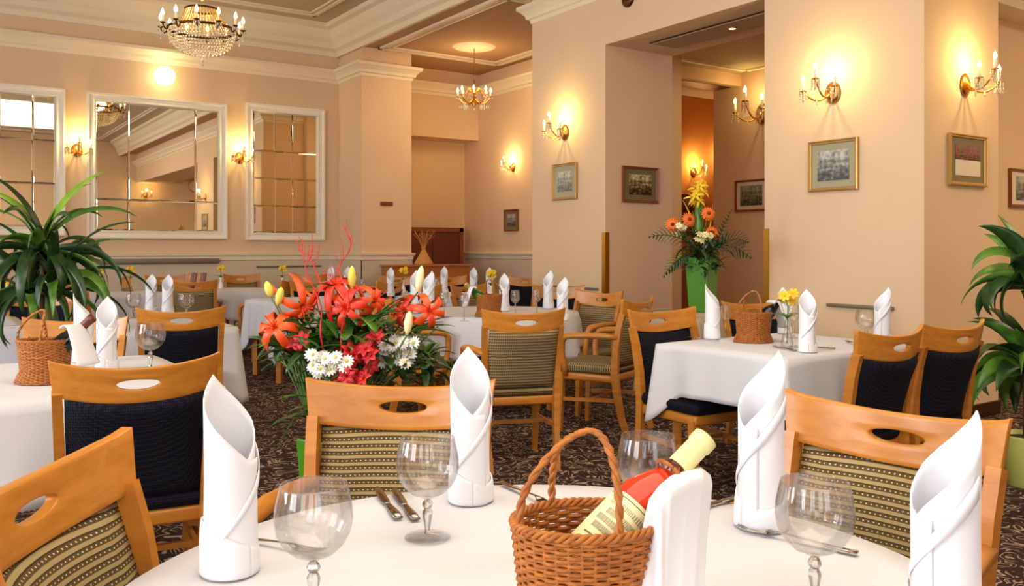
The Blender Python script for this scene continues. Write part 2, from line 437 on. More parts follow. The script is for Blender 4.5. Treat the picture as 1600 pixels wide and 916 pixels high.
# side room
struct('wall_side_room', MB().box((9.69, 4.0, 0), (9.85, 8.86, 4.0)), M['wall'])
struct('wall_right_near', MB().box((9.69, VB, 0), (9.85, 3.86, 4.0)), M['wall'])
struct('wall_divider', MB().box((6.73, 3.86, 0), (9.85, 4.0, 4.0)), M['wall'])
struct('trim_divider', MB().box((6.73, 3.60, 3.24), (9.69, 3.86, 3.32)), M['trim'])
struct('lintel_side_room', MB().box((7.92, 8.34, 3.53), (9.69, 8.86, 4.0)), M['wall'])
struct('wall_ochre', MB().box((8.07, 10.0, 0), (11.9, 10.15, 4.0)).box((11.75, 8.86, 0), (11.9, 10.0, 4.0)).box((9.85, 8.7, 0), (11.9, 8.86, 4.0)), M['orange'])
# ceilings
struct('ceiling_main', MB().box((UL-.2, VB-.2, ZC1), (UC+.05, V0, ZC1+.15)), M['ceil'])
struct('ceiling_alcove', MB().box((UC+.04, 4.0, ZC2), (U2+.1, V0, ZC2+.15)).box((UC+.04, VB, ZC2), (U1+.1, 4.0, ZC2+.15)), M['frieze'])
struct('ceiling_side_room', MB().box((U1B, VB, 3.70), (12, 8.05, 3.85)).box((8.07, 8.10, 3.70), (12, 10.2, 3.85)), M['ceil'])
struct('beam_main', MB().box((UC-.02, VB, 4.168), (UC+.04, V0, ZC1)), M['trim'])
# cornices: moulding profiles (offset, z)
def cornice(mb, path, prof):
    """extrude a profile along an axis-aligned polyline; prof = (out, z) ; path = (u, v, nu, nv) outward normals mitred"""
    k = len(prof); vs = []; fs = []
    for (u, v, nu, nv) in path:
        for (o_, z) in prof: vs.append((u+nu*o_, v+nv*o_, z))
    for i in range(len(path)-1):
        for j in range(k-1): fs.append((i*k+j, (i+1)*k+j, (i+1)*k+j+1, i*k+j+1))
    fs.append(tuple(range(k))); fs.append(tuple(range((len(path)-1)*k, len(path)*k))[::-1])
    mb.add(vs, fs, False)
low = [(0, 3.75), (.012, 3.75), (.02, 3.79), (.05, 3.80), (.06, 3.84), (.10, 3.88), (.13, 3.90), (.13, 3.94), (.0, 3.95)]
mb = MB()
cornice(mb, [(UL, V0, 0, -1), (UC, V0, -1, -1), (UC, VC, -1, -1), (UC2, VC, 1, -1), (UC2, V0, 1, -1), (U2, V0, -1, -1), (U2, 8.10, -1, 1)], low)
struct('trim_cornice', mb, M['trim'])
mb = MB(); cornice(mb, [(U1B, 7.92, 1, 1), (U1, 7.92, -1, 1), (U1, 3.33, -1, -1), (U1, -4.2, -1, -1)], low); struct('trim_pillar_cornice', mb, M['trim'])
up = [(0, 4.15), (.02, 4.15), (.03, 4.22), (.09, 4.26), (.10, 4.34), (.16, 4.40), (.22, 4.50), (.30, 4.52), (.30, 4.58), (0, 4.58)]
mb = MB(); cornice(mb, [(UL, V0, 0, -1), (UC-.02, V0, -1, -1), (UC-.02, VB, -1, 1)], up); struct('trim_cove', mb, M['trim'])
# thin ceiling mouldings
def rect_mould(name, u0, v0, u1, v1, z, offs, m=None):
    mb = MB()
    for (o_, w_, t) in offs:
        a, b, c, d = u0+o_, v0+o_, u1-o_, v1-o_
        mb.box((a, b, z-t), (c, b+w_, z)).box((a, d-w_, z-t), (c, d, z)).box((a, b, z-t), (a+w_, d, z)).box((c-w_, b, z-t), (c, d, z))
    struct(name, mb, m or M['trim'])
rect_mould('trim_ceiling_main', -3.4, -3.6, UC-.62, V0-.62, ZC1, [(0, .05, .03), (.09, .03, .02)])
rect_mould('trim_ceiling_alcove', 5.62, 8.3, 7.72, 11.6, ZC2, [(0, .05, .03), (.08, .03, .02), (.14, .03, .02)])
rect_mould('trim_side_room', 6.9, 4.2, 9.5, 8.1, 3.70, [(0, .06, .03)])
# chair rail and dado
rail = [(0, 1.06), (.02, 1.07), (.025, 1.12), (.045, 1.14), (.05, 1.165), (0, 1.17)]
mb = MB(); cornice(mb, [(UL, V0, 0, -1), (UC, V0, -1, -1), (UC, VC, -1, -1), (UC2, VC, 1, -1), (UC2, V0, 1, -1), (UC2+.05, V0, 0, -1)], rail)
cornice(mb, [(U2, VR, -1, -1), (U2, 8.10, -1, 1)], rail); struct('trim_chair_rail', mb, M['trim'])
mb = MB()
for (a, b) in (((UL, V0-.012, .12), (UC, V0, 1.06)), ((UC-.012, VC-.012, .12), (UC, V0, 1.06)), ((UC-.012, VC-.012, .12), (UC2+.012, VC, 1.06)),
               ((U2-.012, 8.1, .12), (U2, V0, 1.06)), ((U1, 6.658, .12), (U1B, 6.67, .60)), ((U1-.012, 6.66, .12), (U1, 7.92, .60))): mb.box(a, b)
struct('trim_dado', mb, M['dado'])
mb = MB()
for (a, b) in (((UL, V0-.03, 0), (UC, V0, .12)), ((UC-.03, VC-.03, 0), (UC, V0, .12)), ((UC-.03, VC-.03, 0), (UC2+.03, VC, .12)), ((U1-.02, 6.65, 0), (U1B, 6.67, .1)),
               ((U1-.02, 6.65, 0), (U1, 7.92, .1)), ((U1-.02, 3.31, 0), (6.73, 3.33, .1)), ((U1-.02, 3.31, 0), (U1, 4.69, .1)), ((U1, 4.69, 0), (6.73, 4.71, .1)), ((6.73, 3.84, 0), (9.69, 3.86, .1)), ((9.67, 4.0, 0), (9.69, 8.86, .1))): mb.box(a, b)
struct('baseboard_room', mb, M['bronze'])
# laylight in the ceiling near the camera
f = MB()
for (a, b) in (((-.85, -1.9), (3.65, -1.75)), ((-.85, 2.95), (3.65, 3.1)), ((-.85, -1.9), (-.7, 3.1)), ((3.5, -1.9), (3.65, 3.1))): f.box((a[0], a[1], ZC1-.12), (b[0], b[1], ZC1))
struct('trim_laylight', f, M['trim'])
struct('ceiling_laylight_glass', MB().box((-.7, -1.75, ZC1-.05), (3.5, 2.95, ZC1-.03)), M['laylight'])

# brass corner guards
for i, (u, v, lab) in enumerate(((U1, 6.67, 'brass corner guard on the middle pillar left of the vase opening'), (U1, 4.69, 'brass corner guard on the right pillar beside the green vase'))):
    s_ = -1 if i == 0 else 1
    tag(MB().box((u-.008, v+s_*.008, .1), (u+.045, v, 1.40)).box((u-.008, v, .1), (u, v-s_*.045, 1.40)).build('corner_guard', M['brass']), lab, 'corner guard', 'brass corner guards')

# wall rails and slots
def wallbar(a, b, t, lab):
    return tag(MB().box(a, b, bev=0.004).build('wall_rail', M['grey_metal']), lab, 'rail')
p0, p1 = onU(1398, 492, U1), onU(1295, 482, U1)
wallbar((U1-.035, min(p0.y, p1.y), .80), (U1-.003, max(p0.y, p1.y), .825), 0, 'short grey metal rail on the right pillar behind the square table')
p0, p1 = onU(936, 451, U1), onU(850, 444, U1)
wallbar((U1-.035, min(p0.y, p1.y), .815), (U1-.013, max(p0.y, p1.y), .84), 0, 'short grey metal rail on the middle pillar below the sage picture')
p0, p1 = onV(150, 406, V0), onV(341, 406, V0)
wallbar((p0.x, V0-.06, 1.03), (p1.x, V0-.013, 1.10), 0, 'long dark grey rail under the wide wall mirror')
p0, p1 = onV(400, 415, V0), onV(500, 415, V0)
wallbar((p0.x, V0-.04, .96), (p1.x, V0-.013, .985), 0, 'thin dark rail low on the back wall under the narrow mirror')

# ------------------------------------------------------------------ mirrors on the back wall
def mirror(label, pxl, pxr, pyt, pyb, cols, rows):
    a = onV(pxl, pyt, V0); b = onV(pxr, pyb, V0)
    zt = a.z; zb = b.z; t = thing('wall_mirror', label, 'mirror', (a.x, V0-.004, zb), 0, 'white framed wall mirrors')
    W_, H_ = b.x-a.x, zt-zb; fw = .112
    f = MB(); prof = [(0, 0), (0, -.07), (.025, -.07), (.035, -.05), (.075, -.045), (.085, -.055), (.10, -.055), (.112, -.018), (.112, 0)]
    vs = []; k_ = len(prof)
    for (cx, cz, sx, sz) in ((0, 0, 1, 1), (W_, 0, -1, 1), (W_, H_, -1, -1), (0, H_, 1, -1)):
        for (o_, y) in prof: vs.append((cx+sx*o_, y, cz+sz*o_))
    fs = [(c*k_+q, ((c+1) % 4)*k_+q, ((c+1) % 4)*k_+q+1, c*k_+q+1) for c in range(4) for q in range(k_-1)]
    f.add(vs, fs, False)
    f.build('frame', M['frame_white'], t)
    rnd = random.Random(5)
    xs = [fw+(W_-2*fw)*c for c in cols]; zs = [fw+(H_-2*fw)*r for r in rows]
    for i in range(len(xs)-1):
        for j in range(len(zs)-1):
            x0, x1, z0, z1 = xs[i]+.001, xs[i+1]-.001, zs[j]+.001, zs[j+1]-.001
            tx, tz = rnd.uniform(-.0025, .0025), rnd.uniform(-.002, .002); e = .014
            yy = lambda x, z: -.016+tx*(x-x0)+tz*(z-z0)
            vs = [(x0, -.0135, z0), (x1, -.0135, z0), (x1, -.0135, z1), (x0, -.0135, z1),
                  (x0+e, yy(x0, z0), z0+e), (x1-e, yy(x1, z0), z0+e), (x1-e, yy(x1, z1), z1-e), (x0+e, yy(x0, z1), z1-e)]
            MB().add(vs, [(0, 1, 5, 4), (1, 2, 6, 5), (2, 3, 7, 6), (3, 0, 4, 7), (4, 5, 6, 7), (3, 2, 1, 0)], False).build('mirror_pane', M['mirror'], t)
    return t
mirror('white framed mirror at the left edge behind the palm', -75, 101, 124, 368, (0, .38, .75, 1), (0, .33, .66, 1))
mirror('widest white framed mirror, showing the reflected chandelier', 135, 353, 144, 374, (0, .25, .80, 1), (0, .24, 1))
mirror('narrow upright white framed mirror beside the corner pillar', 383, 505, 161, 376, (0, .33, .6, 1), (0, .22, .45, .68, 1))

# ------------------------------------------------------------------ lamps
def bulb_mb(mb, p, r, h):
    T = Matrix.Translation(Vector(p))
    mb.lathe([(r*.3, 0), (r*.8, h*.15), (r, h*.35), (r*.75, h*.6), (r*.3, h*.85), (r*.05, h)], 10, T)
def make_sconce():
    """local: wall at y=0, extends to -y"""
    t = thing('wall_sconce', '', 'wall lamp')
    R = Matrix.Rotation(PI/2, 4, 'X')
    MB().lathe([(.0, 0), (.075, .0), (.085, .01), (.06, .022), (.05, .03), (.02, .04), (.0, .05)], 20, R @ Matrix.Scale(1.25, 4, Vector((0, 1, 0)))).build('backplate', M['gilt'], t)
    tips = [(-.17, -.22, .0), (.17, -.22, .0), (0, -.27, .09)]
    for q, (x, y, z) in enumerate(tips):
        pts = []
        for i in range(13):
            s = i/12; pts.append((x*s, -.02+(y+.02)*s, -.075*sin(PI*s)*(1.0)+z*s*s))
        a = MB().tube(pts, .0085, 8); a.lathe([(.006, z-.0), (.03, z+.008), (.036, z+.016), (.012, z+.018)], 14, Matrix.Translation((x, y, 0)))
        arm = a.build('arm', M['gilt'], t)
        MB().lathe([(.0125, z+.018), (.0125, z+.10)], 10, Matrix.Translation((x, y, 0))).build('candle_sleeve', M['candle'], arm)
        b = MB(); bulb_mb(b, (x, y, z+.10), .017, .07); b.build('bulb', M['bulb'], arm)
        c = MB()
        for k in range(8):
            an = 2*PI*k/8; r_ = .034; h = .012+.008*(k % 2)
            for kk in range(4 if k % 2 else 3): c.octa((x+r_*cos(an), y+r_*sin(an), z-.006-kk*.024), .0075+.002*(kk == 3), h*1.2)
        c.octa((x, y, z-.06), .009, .022)
        c.build('crystal_drops', M['crystal'], arm)
    c = MB()
    for (a_, b_) in (((-.17, -.22, .0), (0, -.27, .09)), ((0, -.27, .09), (.17, -.22, .0)), ((-.17, -.22, 0), (0, -.05, .05)), ((.17, -.22, 0), (0, -.05, .05))):
        for i in range(12):
            s = (i+.5)/12; p = Vector(a_).lerp(Vector(b_), s); c.octa((p.x, p.y, p.z-.05*sin(PI*s)), .005, .006)
    pass
    c.build('crystal_chains', M['crystal'], t)
    for (x, y) in ((0, -.1), (-.08, -.14), (.08, -.14)):
        MB().lathe([(.0005, -.125), (.010, -.10), (.006, -.075), (.0005, -.065)], 6, Matrix.Translation((x, y, 0)), smooth=False).build('crystal_pendant', M['crystal'], t)
    return t
def sconce(p, rz, label, group, scale=1.0, power=None):
    scale *= .8
    o = inst('sconce', make_sconce, p, rz, label, 'wall lamp', group, scale)
    R = Matrix.Rotation(rz, 3, 'Z'); q = p + R @ Vector((0, -.20*scale, .19*scale))
    point(q, SCONCE_W if power is None else power)
    return o
# walls: facing -v -> rz=0 ; facing -u -> rz=-PI/2  (local -y maps to -u)
def sV(px, py, v=V0): return onV(px, py, v)+Vector((0, 0, 0))
FACE_U = -PI/2
sconce(onV(120, 235, V0), 0, 'crystal candle sconce between the left edge mirror and the widest mirror', 'sconces on the back wall')
sconce(onV(374, 247, V0), 0, 'crystal candle sconce between the widest mirror and the narrow mirror', 'sconces on the back wall')
sconce(onU(883, 207, U1), FACE_U, 'crystal candle sconce on the middle pillar above the sage picture', 'sconces on the pillars')
sconce(onU(1302, 145, U1), FACE_U, 'crystal candle sconce on the bright front of the right pillar', 'sconces on the pillars')
sconce(onV(1507, 133, 3.33), 0, 'crystal candle sconce on the shaded side of the right pillar', 'sconces on the pillars')
sconce(onU(802, 262, U2), FACE_U, 'small crystal candle sconce on the alcove wall left of the middle pillar', 'sconces on the side walls', .85)
sconce(onV(1083, 270, 10.0), 0, 'crystal candle sconce glowing on the ochre wall beyond the opening', 'sconces on the side walls', .95, 14)
sconce(onV(1122, 258, 10.0), 0, 'sconce on the ochre wall half hidden by the side room wall edge', 'sconces on the side walls', .95, 6)
sconce(onU(1192, 178, 9.69), FACE_U, 'large crystal candle sconce in the side room cut off by the right pillar', 'sconces on the side walls', 1.7, 5)
# two sconces and a clock on the wall behind the photographer, seen in the mirrors
sconce(Vector((6.0, VB, 2.9)), PI, 'crystal candle sconce reflected in the widest mirror', 'sconces on the side walls')
sconce(Vector((8.6, VB, 2.9)), PI, 'crystal candle sconce reflected beside the clock in the widest mirror', 'sconces on the side walls')
t = thing('wall_clock', 'round wall clock seen small in the widest mirror', 'clock', (7.5, VB, 3.25), PI)
R = Matrix.Rotation(PI/2, 4, 'X')
MB().lathe([(0, .0), (.2, 0), (.21, .02), (.19, .04), (.18, .03), (0, .03)], 32, R, cap=False).build('clock_case', M['gold_frame'], t)
MB().lathe([(0, .031), (.175, .031)], 32, R, cap=False).build('dial', M['text_paper'], t)
hb = MB().box((-.006, -.04, 0), (.006, -.034, .14)).box((0, -.04, -.006), (.09, -.034, .006)); hb.build('hands', M['black'], t)

# glowing globe on the back wall
g = onV(254, 121, V0); t = thing('globe_lamp', 'bright round globe lamp high on the back wall below the big chandelier', 'wall lamp', (g.x, V0-.13, g.z))
MB().ball((0, 0, 0), .13, 24).build('globe', M['globe'], t)
MB().lathe([(.05, 0), (.05, .02), (.02, .03)], 16, Matrix.Translation((0, .13, 0)) @ Matrix.Rotation(PI/2, 4, 'X')).build('mount', M['gilt'], t)
point((g.x, V0-.34, g.z), 3, (1, .78, .45), .1, 'globe_glow')

# big chandelier
c1 = P(316, 9.14); zc = CAM_Z+(HOR-47)*9.14/F_PX
t = thing('crystal_chandelier', 'large crystal basket chandelier with candle bulbs hanging from the main ceiling', 'chandelier', (c1.x, c1.y, zc), 0)
MB().tube([(0, 0, .30), (0, 0, 1.0)], .012, 8).lathe([(.09, ZC1-zc-.02), (.05, ZC1-zc-.06), (.015, ZC1-zc-.09)], 20).lathe([(.012, .30), (.04, .34), (.02, .40), (.045, .46), (.015, .52)], 16).build('suspension_rod', M['gilt'], t)
MB().lathe([(.335, -.012), (.345, -.012), (.35, .0), (.345, .014), (.332, .014), (.33, 0)], 40, cap=False).build('ring', M['bronze'], t)
m_ = MB().lathe([(.17, .20), (.18, .215), (.16, .225), (.155, .20)], 28, cap=False); m_.build('crown', M['bronze'], t)
b = MB()
for k in range(36):
    a = 2*PI*k/36
    for i in range(12):
        s = i/11; r_ = .265*(1-s)+.165*s; r_ -= .015*sin(PI*s); b.octa((r_*cos(a), r_*sin(a), .02+.18*s), .011, .012)
b.build('upper_crystal_strands', M['amber'], t)
b = MB()
for ring in range(11):
    s = ring/10; r_ = .335*cos(s*PI/2*.84); z = -.03-.23*sin(s*PI/2)
    nn = max(10, int(66*r_/.335))
    for k in range(nn):
        a = 2*PI*(k+.5*(ring % 2))/nn; b.octa((r_*cos(a), r_*sin(a), z), .0115, .0125)
for k in range(9):
    a = 2*PI*k/9; b.octa((.05*cos(a), .05*sin(a), -.27), .009, .03)
b.octa((0, 0, -.32), .02, .035); b.octa((0, 0, -.365), .014, .02)
b.build('lower_crystal_bowl', M['crystal'], t)
for k in range(12):
    a = 2*PI*k/12+.13; R_ = .41
    pts = [((.34+(R_-.34)*s)*cos(a), (.34+(R_-.34)*s)*sin(a), -.05*sin(PI*s)) for s in [i/6 for i in range(7)]]
    ab = MB().tube(pts, .008, 6).lathe([(.008, .0), (.026, .008), (.03, .016), (.01, .02)], 12, Matrix.Translation((R_*cos(a), R_*sin(a), 0)))
    arm = ab.build('arm', M['bronze'], t)
    MB().lathe([(.0115, .02), (.0115, .085)], 8, Matrix.Translation((R_*cos(a), R_*sin(a), 0))).build('candle_sleeve', M['candle'], arm)
    bb = MB(); bulb_mb(bb, (R_*cos(a), R_*sin(a), .085), .019, .075); bb.build('bulb', M['bulb'], arm)
    cc = MB()
    for j in range(6):
        q = 2*PI*j/6; cc.octa((R_*cos(a)+.03*cos(q), R_*sin(a)+.03*sin(q), -.02), .007, .02)
    cc.octa((R_*cos(a), R_*sin(a), -.06), .008, .022); cc.octa((R_*cos(a), R_*sin(a), -.10), .008, .02)
    cc.build('crystal_drops', M['crystal'], arm)
point((c1.x, c1.y, zc+.12), 13, (1, .74, .42), .15, 'chandelier_glow')

# small chandelier
c2 = P(741, 12.7); zz = CAM_Z+(HOR-152)*12.7/F_PX
t = thing('brass_chandelier', 'small brass and crystal chandelier hanging from the alcove ceiling medallion', 'chandelier', (c2.x, c2.y, zz), 0)
MB().lathe([(.03, ZC2-zz-.03), (.06, ZC2-zz-.005)], 16).tube([(0, 0, .02), (0, 0, ZC2-zz)], .008, 8).build('suspension_rod', M['bronze'], t)
MB().lathe([(.01, -.14), (.03, -.12), (.05, -.08), (.02, -.04), (.035, .02), (.05, .06), (.015, .10), (.01, .14)], 16).build('body', M['gilt'], t)
for k in range(8):
    a = 2*PI*k/8+.2; R_ = .24
    pts = [(R_*s*cos(a), R_*s*sin(a), -.08*sin(PI*s)*1.2) for s in [i/8 for i in range(9)]]
    pts2 = [(R_*.75*s*cos(a), R_*.75*s*sin(a), .12*sin(PI*s)) for s in [i/8 for i in range(9)]]
    arm = MB().tube(pts, .008, 6).tube(pts2, .006, 6).lathe([(.006, 0), (.03, .01), (.012, .016)], 10, Matrix.Translation((R_*cos(a), R_*sin(a), 0))).build('arm', M['gilt'], t)
    MB().lathe([(.011, .016), (.011, .07)], 8, Matrix.Translation((R_*cos(a), R_*sin(a), 0))).build('candle_sleeve', M['candle'], arm)
    bb = MB(); bulb_mb(bb, (R_*cos(a), R_*sin(a), .07), .018, .07); bb.build('bulb', M['bulb'], arm)
    cc = MB()
    for j in range(5):
        q = 2*PI*j/5; cc.octa((R_*cos(a)+.028*cos(q), R_*sin(a)+.028*sin(q), -.02), .007, .018)
    for j in range(4): cc.octa((R_*(.5+.12*j)*cos(a), R_*(.5+.12*j)*sin(a), -.14-.0*j), .007, .03)
    cc.build('crystal_drops', M['crystal'], arm)
point((c2.x, c2.y, zz+.25), 14, (1, .66, .30), .1, 'chandelier_glow')
tag(MB().lathe([(0, -.03), (.14, -.035), (.17, -.02), (.24, -.03), (.30, -.012), (.32, 0)], 48, Matrix.Translation((c2.x, c2.y, ZC2)) , cap=False).build('ceiling_medallion', M['trim']),
    'round cream plaster medallion above the small alcove chandelier', 'medallion')
# soffit spots
for (u, v, z, lab) in ((U1+.48, 4.95, 3.26, 'small round soffit spotlight nearest the right pillar'), (U1+.48, 5.45, 3.26, 'small round soffit spotlight in the middle of the opening'),
                  (8.9, 8.6, 3.53, 'left one of the two tiny spotlights in the side room soffit'), (9.15, 8.6, 3.53, 'right one of the two tiny spotlights in the side room soffit')):
    t = thing('ceiling_spotlight', lab, 'spotlight', (u, v, z), 0, 'soffit spotlights')
    MB().lathe([(.045, 0), (.045, -.006), (.03, -.008)], 16, cap=False).build('bezel', M['gilt'], t)
    MB().lathe([(0, -.006), (.03, -.006)], 16, cap=False).build('lens', M['spot'], t)
struct('trim_side_soffit', MB().box((8.3, 8.45, 3.522), (9.6, 8.75, 3.53)), M['bronze'])
p = onU(982, -2, U1)
tag(MB().lathe([(0, -.03), (.06, -.03), (.085, -.012), (.085, 0)], 24, Matrix.Translation((U1, p.y, p.z)) @ Matrix.Rotation(PI/2, 4, 'Y'), cap=False).build('round_vent', M['bronze']),
    'small round bronze vent at the top edge above the opening', 'vent')

# ------------------------------------------------------------------ pictures
def picture(p0, p1, axis, frame, mount, pic, label, fw=.028, inner=.18, text=False):
    """p0 upper left, p1 lower right as seen; axis 'u' = wall facing -u, 'v' = wall facing -v"""
    W_ = abs(p1.y-p0.y) if axis == 'u' else abs(p1.x-p0.x); H_ = p0.z-p1.z
    t = thing('framed_picture', label, 'picture', (p0.x, p0.y, p1.z), FACE_U if axis == 'u' else 0, 'framed pictures')
    f = MB()
    prof = [(0, -.001), (0, -.028), (fw*.3, -.031), (fw*.45, -.024), (fw*.85, -.022), (fw, -.014), (fw, -.004)]; k_ = len(prof); vs = []
    for (cx, cz, sx, sz) in ((0, 0, 1, 1), (W_, 0, -1, 1), (W_, H_, -1, -1), (0, H_, 1, -1)):
        for (o_, y) in prof: vs.append((cx+sx*o_, y, cz+sz*o_))
    f.add(vs, [(c*k_+q, ((c+1) % 4)*k_+q, ((c+1) % 4)*k_+q+1, c*k_+q+1) for c in range(4) for q in range(k_-1)], False)
    f.build('frame', frame, t)
    MB().box((fw, -.012, fw), (W_-fw, -.004, H_-fw)).build('mount', mount, t)
    ix, iz = W_*inner+fw*.3, H_*inner*1.15+fw*.3
    if text:
        MB().box((ix, -.0145, H_*.5), (W_-ix, -.0125, H_-iz)).build('print', pic, t)
        tx = MB().box((ix, -.0145, iz), (W_-ix, -.0125, H_*.5)); tx.build('caption_sheet', M['text_paper'], t)
    else:
        MB().box((ix, -.0145, iz), (W_-ix, -.0125, H_-iz)).build('print', pic, t)
    return t
E_ = .001
def pu(px0, py0, px1, py1, u, *a, **k): p0 = onU(px0, py0, u); p1 = onU(px1, py1, u); return picture(p0, p1, 'u', *a, **k)
def pv(px0, py0, px1, py1, v, *a, **k): p0 = onV(px0, py0, v); p1 = onV(px1, py1, v); return picture(p0, p1, 'v', *a, **k)
pu(865, 258, 903, 311, U1, M['gold_frame'], M['mat_green'], M['ph_grey'], 'pale gilt framed picture with sage mount on the middle pillar front')
pv(971, 259, 1027, 318, 6.67, M['wood_frame'], M['mat_olive'], M['ph_sepia'], 'wooden framed sepia house picture on the middle pillar side', inner=.17)
pu(1266, 223, 1343, 296, U1, M['gold_frame'], M['mat_green'], M['ph_grey'], 'gilt framed grey group photograph on the bright right pillar front', inner=.16)
pv(1480, 207, 1538, 293, 3.33, M['gold_frame'], M['mat_olive'], M['ph_red'], 'upright framed print with cream text sheet on the right pillar side', inner=.15, text=True)
pu(1150, 283, 1200, 329, 9.69, M['wood_frame'], M['mat_cream'], M['ph_col'], 'wooden framed landscape picture on the side room wall', inner=.14)
pv(1575, 263, 1640, 327, 3.86, M['wood_frame'], M['mat_cream'], M['ph_grey'], 'red wooden framed picture at the right edge above the plant', inner=.14)
pu(789, 328, 811, 361, U2, M['wood_frame'], M['mat_olive'], M['ph_grey'], 'small dark framed picture on the shaded alcove wall')
pv(1060, 303, 1088, 341, 10.0, M['wood_frame'], M['mat_olive'], M['ph_red'], 'dark framed picture on the ochre wall behind the bouquet')
p0 = onV(594, 315, VC); p1 = onV(613, 322, VC)
tag(MB().box((p0.x, VC-.02, p1.z), (p1.x, VC-.001, p0.z), bev=.005).build('wall_plaque', M['wood_frame']), 'small brown plaque on the front of the corner pillar', 'plaque')

# ------------------------------------------------------------------ cabinet in the recess, sideboard, straw sheaf
p1 = onV(706, 357, VR)
t = thing('wooden_cabinet', 'dark red-brown wooden cabinet standing in the wall recess', 'cabinet', (UC2+.3, VR-.36, 0), 0)
W_ = p1.x-(UC2+.3); H_ = p1.z
MB().box((0, 0, 0), (W_, .34, H_)).build('body', M['wood_red'], t)
fr = MB()
for (x0, z0, x1, z1) in ((0, 0, .06, H_), (W_-.08, 0, W_, H_), (0, H_-.07, W_, H_), (0, 0, W_, .08)): fr.box((x0, -.03, z0), (x1, 0, z1))
fr.build('door_frame', M['wood_frame'], t)
for k in range(2):
    x0 = .07+k*(W_-.15)/2; d = MB().box((x0, -.018, .1), (x0+(W_-.15)/2-.01, 0, H_-.09)).build('door', M['wood_red'], t)
    MB().ball((x0+(.04 if k else (W_-.15)/2-.05), -.03, H_*.55), .012, 8).build('knob', M['brass'], d)
t = thing('sideboard', 'light wooden sideboard in front of the alcove recess', 'sideboard', (5.62, 11.15, 0), 0)
MB().box((0, 0, .97), (1.35, .42, 1.0), bev=.006).build('top', M['wood_side'], t)
MB().box((.03, .02, .1), (1.32, .40, .97)).build('body', M['wood_side'], t)
for k in range(3): 
    d = MB().box((.05+k*.425, .002, .14), (.05+k*.425+.405, .019, .93)).build('door', M['wood_side'], t); MB().ball((.08+k*.425, -.01, .6), .012, 8).build('knob', M['brass'], d)
for (x, y) in ((.05, .05), (1.26, .05), (.05, .33), (1.26, .33)): MB().box((x, y, 0), (x+.04, y+.04, .1)).build('leg', M['wood_side'], t)
sp = P(667, 12.85)
t = thing('straw_sheaf', 'golden straw sheaf decoration standing on the sideboard', 'decoration', (6.24, 11.36, 1.0), 0)
MB().lathe([(.13, 0), (.135, .02), (.10, .08), (.055, .16), (.028, .22), (.022, .25), (.03, .28)], 28, wob=lambda a, z: 1+.06*sin(9*a)).build('bundle', M['straw'], t)
st = MB()
for k in range(34):
    a = random.uniform(0, 2*PI); q = random.uniform(.08, .2); st.tube([(0.01*cos(a), .01*sin(a), .22), (q*.4*cos(a), q*.4*sin(a), .36), (q*cos(a), q*.6*sin(a), .48+random.uniform(-.05, .03))], .0028, 4)
st.build('stalks', M['straw'], t)
MB().lathe([(.03, .235), (.034, .245), (.03, .255)], 16, cap=False).build('band', M['gold_frame'], t)

# ------------------------------------------------------------------ chairs
def top_rail_mb():
    HW, HH, a, b = .236, .054, .062, .0155
    per = []
    nL, nS = 22, 6
    for i in range(nL): per.append((-HW+2*HW*i/nL, -HH))
    for i in range(nS): per.append((HW, -HH+2*HH*i/nS))
    for i in range(nL): per.append((HW-2*HW*i/nL, HH))
    for i in range(nS): per.append((-HW, HH-2*HH*i/nS))
    N = len(per); rings = 5; vs = []; fs = []
    def mp(X, s, off):
        t = X/HW
        x = X*(1+.03*s/HH)
        y = -.262-.055*(1-t*t)-.30*(s)*.45 - off
        z = .853 + s - .028*(1-t*t)*(1 if s > -.2 else 1)
        if abs(t) > .9: z += 0.004*((abs(t)-.9)/.1)*(1 if s > 0 else 0)
        return (x, y, z)
    for side in (0, 1):
        off = -.011 if side == 0 else .011
        for r in range(rings):
            k = r/(rings-1)
            for (X, s) in per:
                an = math.atan2(s/HH, X/HW); ix, iz = a*cos(an), b*sin(an)+.004
                vs.append(mp(ix+(X-ix)*k, iz+(s-iz)*k, off))
    for side in (0, 1):
        o_ = side*rings*N
        for r in range(rings-1):
            for j in range(N):
                q = (o_+r*N+j, o_+r*N+(j+1) % N, o_+(r+1)*N+(j+1) % N, o_+(r+1)*N+j)
                fs.append(q if side else q[::-1])
    B = rings*N
    for j in range(N):
        fs.append((j, (j+1) % N, B+(j+1) % N, B+j))
        e = (rings-1)*N; fs.append((e+j, B+e+j, B+e+(j+1) % N, e+(j+1) % N))
    return MB().add(vs, fs, True)
